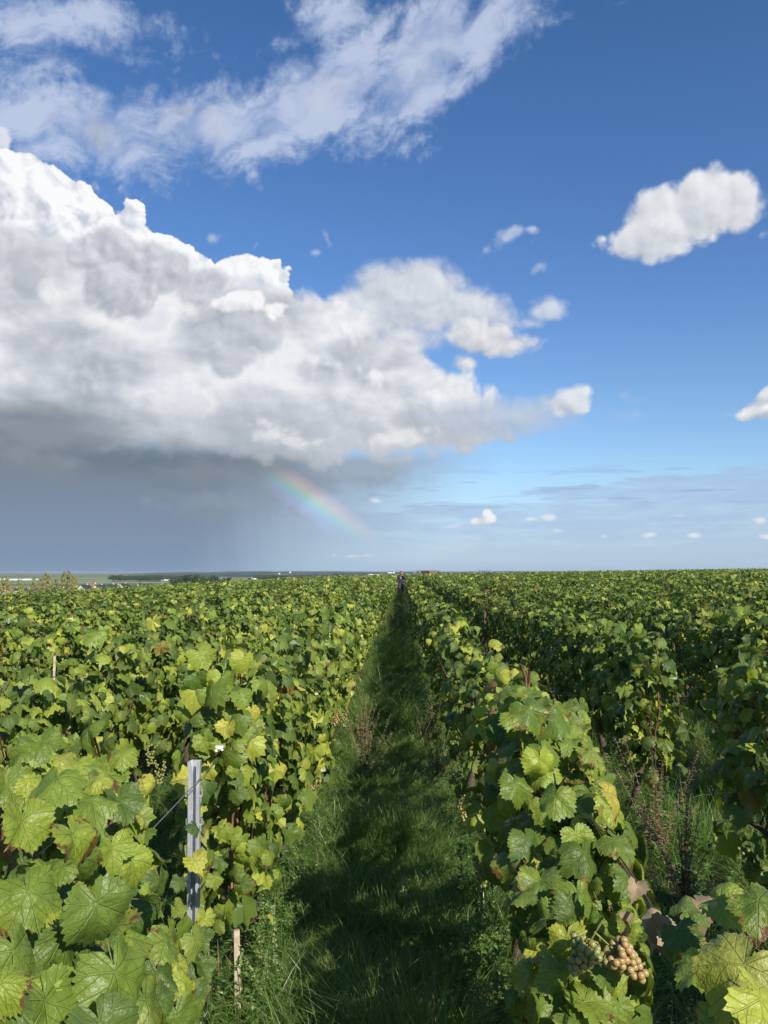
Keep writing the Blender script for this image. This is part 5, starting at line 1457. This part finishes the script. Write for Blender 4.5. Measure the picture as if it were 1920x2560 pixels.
for px, ry, D, w, l, rz, rf, wl, lab in [
    (214, 1462, 740, 9.0, 10.5, 1.15, 'slate', 'render_white', 'white gabled house with black roof, leftmost of the clear row'),
    (233, 1459.5, 800, 8.0, 9.0, 0.55, 'red_tile', 'render_white', 'red-roofed house behind the row of black-roofed ones'),
    (195, 1469, 745, 8.0, 9.0, 0.4, 'red_tile', 'render_cream', 'low house with dull red roof beside the poplars'),
    (250, 1462, 740, 9.0, 11.0, 1.15, 'slate', 'render_white', 'second black-roofed white gabled house, right of the red roof'),
    (274, 1461, 770, 8.5, 14.0, 0.15, 'slate', 'render_white', 'long dark-roofed house in the middle of the row'),
    (290, 1462.5, 755, 8.0, 9.0, 0.10, 'slate', 'render_white', 'dark-roofed house left of the one with the chimney'),
    (311, 1458.5, 750, 9.0, 10.0, 1.15, 'slate', 'render_white', 'rightmost gabled house, cream gable and chimney'),
    (338, 1464, 735, 9.0, 10.0, 0.10, 'slate', 'render_cream', 'dark roof barely above the vines, right of the gabled houses'),
    (9, 1470, 700, 7.0, 8.0, 0.8, 'slate', 'render_white', 'white gable among poplars at the left edge'),
    (22, 1468, 690, 7.5, 7.0, 1.2, 'red_tile', 'render_cream', 'house with red brick front among the poplars at far left'),
    (36, 1471, 720, 7.0, 10.0, 0.2, 'slate', 'render_cream', 'dark roof right of the red brick house'),
    (45, 1470, 705, 6.0, 7.0, 0.9, 'slate', 'render_white', 'small white gable between two poplars at left'),
    (69, 1470, 710, 6.5, 8.0, 0.9, 'slate', 'render_white', 'white gable third from the left edge, between poplars'),
    (98, 1470, 730, 7.0, 11.0, 0.1, 'slate', 'render_cream', 'low dark roof behind the poplars, middle of them'),
    (131, 1469, 725, 6.5, 9.0, 0.15, 'slate', 'render_white', 'white-walled low house behind the tallest poplars'),
    (154, 1470, 735, 6.5, 7.0, 0.15, 'slate', 'render_white', 'white-walled cottage under the rightmost poplars')]:
    house(px, ry, D, w, l, rz, M[rf], M[wl], lab)['group'] = HG
for px, ry, D, w, l, rz, lab in [(548, 1449, 1500, 9, 14, .1, 'farthest left of the small white village houses by the dark wood'), (564, 1448, 1500, 9, 10, .7, 'white village house second from the wood'), (590, 1449, 1450, 10, 22, .05, 'long cream village building right of the single dark tree'),
                                 (628, 1445, 1600, 9, 12, .3, 'grey village house beside the church-like gable'), (635, 1441.5, 1600, 7, 8, .9, 'tall pointed grey village gable'), (843, 1442, 1500, 8, 9, .3, 'small white gable in the flat land left of the white car')]:
    house(px, ry, D, w, l, rz, M['slate'] if px != 590 else M['red_tile'], M['render_white'], lab, chimney=False)['group'] = 'village houses on the plain'
def hall(px, top_py, D, l, w, h, label, rz=0.0):
    x, y, z = place(px, D); zt = z_at(top_py, px, D)
    if D < 4000: h = zt - z - 1.4
    t = empty('hall', (x, y, zt - 1.4 - h), rz, label, 'hall')
    b = MB(); b.box((0, 0, h / 2 - 1), (l, w, h + 2)); b.build('wall', M['steel_white'], t)
    b = MB(); b.extrude([(-w / 2 - .5, h), (w / 2 + .5, h), (0, h + 1.6)], 0, -l / 2 - .5, l / 2 + .5); b.build('roof', M['steel_white'], t)
    return t
for px, ty, D, l, w, h, lab in [(8, 1446, 2900, 22, 30, 5, 'white industrial hall at the left edge of the plain'), (34, 1447, 2900, 60, 30, 3.5, 'long low white hall second from the left on the plain'), (71, 1446.5, 2900, 30, 30, 4, 'white hall on the plain above the poplars'), (92, 1447, 2950, 10, 20, 3, 'smallest white hall on the plain, right of the others'),
                                (418, 1446.5, 2650, 36, 20, 3.5, 'long white hall beside the dark woods'), (975, 1430.5, 6900, 40, 40, 6, 'left white block on the horizon beside the walking man'), (985, 1430, 6900, 18, 30, 9, 'right white block on the horizon beside the walking man'), (726, 1429, 6500, 12, 30, 7, 'tiny white building on the horizon right of the water tower'),
                                (1540, 1427.5, 6900, 10, 20, 6, 'tiny white building at the horizon over the right vines')]:
    hall(px, ty, D, l, w, h, lab)
x, y, z = place(698, 3000)
t = empty('water_tower', (x, y, z_at(1443, 698, 3000)), 0, 'pale water tower standing on the horizon left of centre', 'water tower')
lathe([(2.6, -8), (2.3, 9), (2.6, 10)], 14).build('shaft', M['concrete'], t, smooth=True)
lathe([(2.6, 10), (4.6, 12), (4.8, 15.5), (0.2, 16.5)], 16).build('tank', M['concrete'], t, smooth=True)

def crown_mesh(name, r, lobes, n, leaf, material, rx=1.0, rz=1.0):
    """Leaf clumps spread through several lobes: an uneven crown with gaps. Unit height about 2."""
    vs, fs, ts = [], [], []
    for i in range(n):
        c_, rad = lobes[int(r.integers(len(lobes)))]
        d = r.normal(0, 1, 3); d /= np.linalg.norm(d)
        p = np.array(c_) + d * rad * r.uniform(0.45, 1.05)
        a = r.normal(0, 1, 3); a /= np.linalg.norm(a); b = np.cross(a, d); b /= max(np.linalg.norm(b), 1e-6)
        s = leaf * r.uniform(0.5, 1.3); o = len(vs)
        vs += [p - a * s, p + b * s * .7, p + a * s, p - b * s * .7]; fs.append((o, o + 1, o + 2, o + 3)); ts += [r.random()] * 4
    return make_mesh(name, vs, fs, [material], tint=ts, smooth=False)
r_ = np.random.default_rng(91)
def tree_kind(material, slim=False):
    if slim:
        lobes = [((r_.normal(0, .035), r_.normal(0, .035), z), .10 * (1.15 - abs(z - .55)) + r_.uniform(-.03, .02)) for z in np.linspace(.12, .96, 11)]
        return crown_mesh('crown', r_, lobes, 900, .026, material)
    lobes = [((r_.normal(0, .20), r_.normal(0, .20), r_.uniform(.38, .80)), r_.uniform(.14, .26)) for _ in range(8)]
    return crown_mesh('crown', r_, lobes, 700, .045, material)
KT = {'crown': [tree_kind(M['crown']) for _ in range(3)], 'conifer': [tree_kind(M['conifer']) for _ in range(3)], 'poplar': [tree_kind(M['poplar'], True) for _ in range(4)]}
tb_ = MB(); tb_.tube([(0, 0, -.3), (.004, 0, .2), (0, .003, .55), (0, 0, .9)], [.022, .017, .010, .003], 6)
TREE_TRUNK = make_mesh('trunk', tb_.v, tb_.f, [M['bark_pale']])
SLIM = MB(); SLIM.tube([(0, 0, -.3), (.002, 0, .3), (0, .002, .95)], [.011, .008, .002], 6)
for sgn, z in ((1, .3), (-1, .42), (1, .55), (-1, .66)): SLIM.tube([(0, 0, z), (sgn * .05, .01, z + .16)], [.005, .002], 4)
SLIM_TRUNK = make_mesh('trunk', SLIM.v, SLIM.f, [M['bark_pale']])
def tree(px, top_py, D, kind, label, group, wide=1.0, name='tree'):
    x, y, z = place(px, D); H = z_at(top_py, px, D) - z
    t = empty(name, (x, y, z), r_.uniform(0, 6.28), label, 'tree', group)
    t.scale = (H * wide, H * wide, H)
    ks = KT[kind]; link('crown', ks[int(r_.integers(len(ks)))], t, kind='stuff' if False else None)
    link('trunk', SLIM_TRUNK if kind == 'poplar' else TREE_TRUNK, t)
pops = [(5, 1446, .8), (18, 1445, .9), (49, 1449, .7), (73, 1452, .5), (85, 1446, .8), (106, 1441, .9), (120, 1434, 1.0), (143, 1444, .7), (157, 1430.5, .75), (170, 1430, .95), (183, 1440, .8), (192, 1446, .6), (30, 1452, .6), (60, 1455, .4), (97, 1452, .5), (131, 1450, .4)]
order = sorted(range(len(pops)), key=lambda i: pops[i][0])
for rank, i in enumerate(order):
    px, ty, wd = pops[i]
    look = {157: 'tall thin poplar, one of the two tallest, the left one', 170: 'tallest broad yellowish poplar of the row'}.get(px, 'thin yellowish poplar, %s from the left edge' % ordinal(rank))
    tree(px, ty, 560 + 8 * rank, 'poplar', look, 'young poplars in front of the houses', wd, 'poplar_tree')
woods = [(433, 1446, 1150, 'conifer', 1.0), (447, 1440, 1180, 'crown', 1.1), (460, 1437, 1200, 'conifer', 1.2), (475, 1434.5, 1220, 'crown', 1.3), (490, 1435, 1230, 'conifer', 1.2), (500, 1441, 1120, 'crown', 1.3), (515, 1437, 1220, 'crown', 1.2), (530, 1437, 1250, 'conifer', 1.3), (545, 1438, 1260, 'conifer', 1.2), (521, 1448, 1120, 'crown', 1.0),
         (573, 1441, 1350, 'conifer', 1.1), (747, 1439, 1000, 'conifer', 1.0), (757, 1441, 1010, 'crown', .9), (812, 1441, 900, 'crown', .8), (837, 1433.5, 1700, 'conifer', 1.0), (846, 1434, 1700, 'conifer', 1.0), (855, 1433.5, 1720, 'conifer', 1.1), (864, 1434, 1720, 'conifer', 1.0), (873, 1434.5, 1700, 'conifer', .9), (886, 1434, 1000, 'crown', 1.2), (897, 1436, 1100, 'crown', 1.1),
         (908, 1433, 1200, 'conifer', 1.3), (920, 1435, 1100, 'conifer', 1.2), (935, 1433, 1200, 'conifer', 1.3), (950, 1437, 1150, 'crown', 1.1), (983, 1437, 1000, 'conifer', 1.0), (990, 1436, 1000, 'conifer', 1.0), (350, 1456, 1500, 'crown', .8), (362, 1459, 1500, 'conifer', .9), (370, 1460, 1450, 'conifer', .9)]
for i, (px, ty, D, kd, wd) in enumerate(woods):
    where = 'right of the long white hall' if px < 560 and px > 400 else ('beside the village houses' if px < 600 and px > 560 else ('left of the white car' if px < 960 and px > 700 else ('beside the walking man' if px > 900 else 'low in the fields')))
    tree(px, ty, D, kd, '%s tree %s, %s far tree from the left' % ('dark' if kd == 'conifer' else 'green', where, ordinal(sorted(w[0] for w in woods).index(px))), 'far trees on the plain', wd, 'tree')
# far-off woods that read as one mass, and the wooded ridges behind them
def wood(name, px0, px1, top_py, D, depth, n, label, kind='crown'):
    pts, sc4 = [], []
    for i in range(n):
        px = r_.uniform(px0, px1); d = D + r_.uniform(0, depth); x, y, z = place(px, d)
        H = (z_at(top_py, px, D) - z) * r_.uniform(0.8, 1.12)
        pts.append((x, y, z)); sc4.append((H * 1.3, H * 1.3, H))
    scatter(name, pts, np.stack([np.zeros(n), np.zeros(n), r_.uniform(0, 6.28, n)], -1), sc4, r_.integers(0, 3, n), KT[kind], label, 'woods')
wood('woods', 279, 405, 1439, 2300, 250, 130, 'long dark wood on the plain left of the white hall')
wood('woods', 400, 470, 1439.5, 2600, 200, 60, 'dark wood behind the white hall')
wood('woods', 640, 700, 1438, 2400, 200, 50, 'strip of woods left of the water tower')
wood('woods', 700, 830, 1438, 3300, 300, 70, 'strip of woods right of the water tower')
wood('woods', 1000, 1330, 1436, 3000, 400, 160, 'strip of woods seen behind the parked van', 'conifer')
def hills(name, D, px0, px1, base, amp, seed, step=7, depth=900):
    """A wooded ridge with an uneven skyline; base is the photograph row its crest reaches."""
    r = np.random.default_rng(seed); pxs = np.arange(px0, px1, step); vs = []
    ph = r.uniform(0, 6.28, 5)
    for px in pxs:
        q = pix_dir(px, base); x = q.x / q.y * D
        h = CAM_H + q.z / q.y * D + amp * (math.sin(px * .011 + ph[0]) + .5 * math.sin(px * .029 + ph[1]) + .3 * math.sin(px * .07 + ph[2])) + r.normal(0, amp * .10)
        f0, f1 = min(1.0, (px - px0) / 160 + .05), min(1.0, (px1 - px) / 160 + .05)
        h = -29 + (h + 29) * min(1, f0) * min(1, f1)
        vs += [(x * (1 - .04), D - depth, -34), (x * (1 - .012), D - depth * .35, -29 + (h + 29) * .62 + r.normal(0, amp * .08)), (x, D, h), (x * 1.04, D + depth, -34)]
    fs = [(i * 4 + k, i * 4 + 4 + k, i * 4 + 5 + k, i * 4 + 1 + k) for i in range(len(pxs) - 1) for k in range(3)]
    link(name, make_mesh(name, vs, fs, [M['ridge']]), kind='structure')
def ridge_mat():
    m, nt, out = mat('wooded ridge'); geo = nt.node('ShaderNodeNewGeometry'); pos = E(nt, geo.outputs['Position'])
    n = nt.noise(pos, 0.02, 6.0, 0.7); f = nt.noise(nt.vmath('MULTIPLY', pos, (.0012, .004, .01)), 1.0, 3.0, 0.5)
    col = nt.mix(nt.step(n, .3, .7), (0.018, 0.035, 0.016), (0.045, 0.075, 0.028)); col = nt.mix(nt.step(f, .60, .66) * .9, col, (0.20, 0.22, 0.10))
    principled(nt, out, col, 0.95, 0, .1); return m
M['ridge'] = ridge_mat()
hills('hills', 4600, -900, 330, 1442.5, 1.2, 1)
hills('hills', 5200, 240, 900, 1437, 2.5, 2)
hills('hills', 7200, 380, 2900, 1431.5, 3.0, 3)
hills('hills', 9500, 300, 3000, 1428.8, 3.5, 4)
hills('hills', 9000, -1500, 500, 1441, 3.0, 5)

# ------------------------------------------------------------------ the air
def haze():
    m, nt, out = mat('air')
    v = nt.node('ShaderNodeVolumePrincipled')
    v.inputs['Color'].default_value = (0.80, 0.88, 1.0, 1); v.inputs['Density'].default_value = HAZE_DENSITY
    v.inputs['Anisotropy'].default_value = 0.2
    nt.t.links.new(v.outputs[0], out.inputs['Volume'])
    b = MB(); x0, x1, y0, y1, z0, z1 = -23000, 23000, -6500, 26500, -40, 14
    b.box(((x0 + x1) / 2, (y0 + y1) / 2, (z0 + z1) / 2), (x1 - x0, y1 - y0, z1 - z0))
    b.build('haze', m, None, kind='stuff')
HAZE_DENSITY = 0.00005
if HAZE_DENSITY: haze()
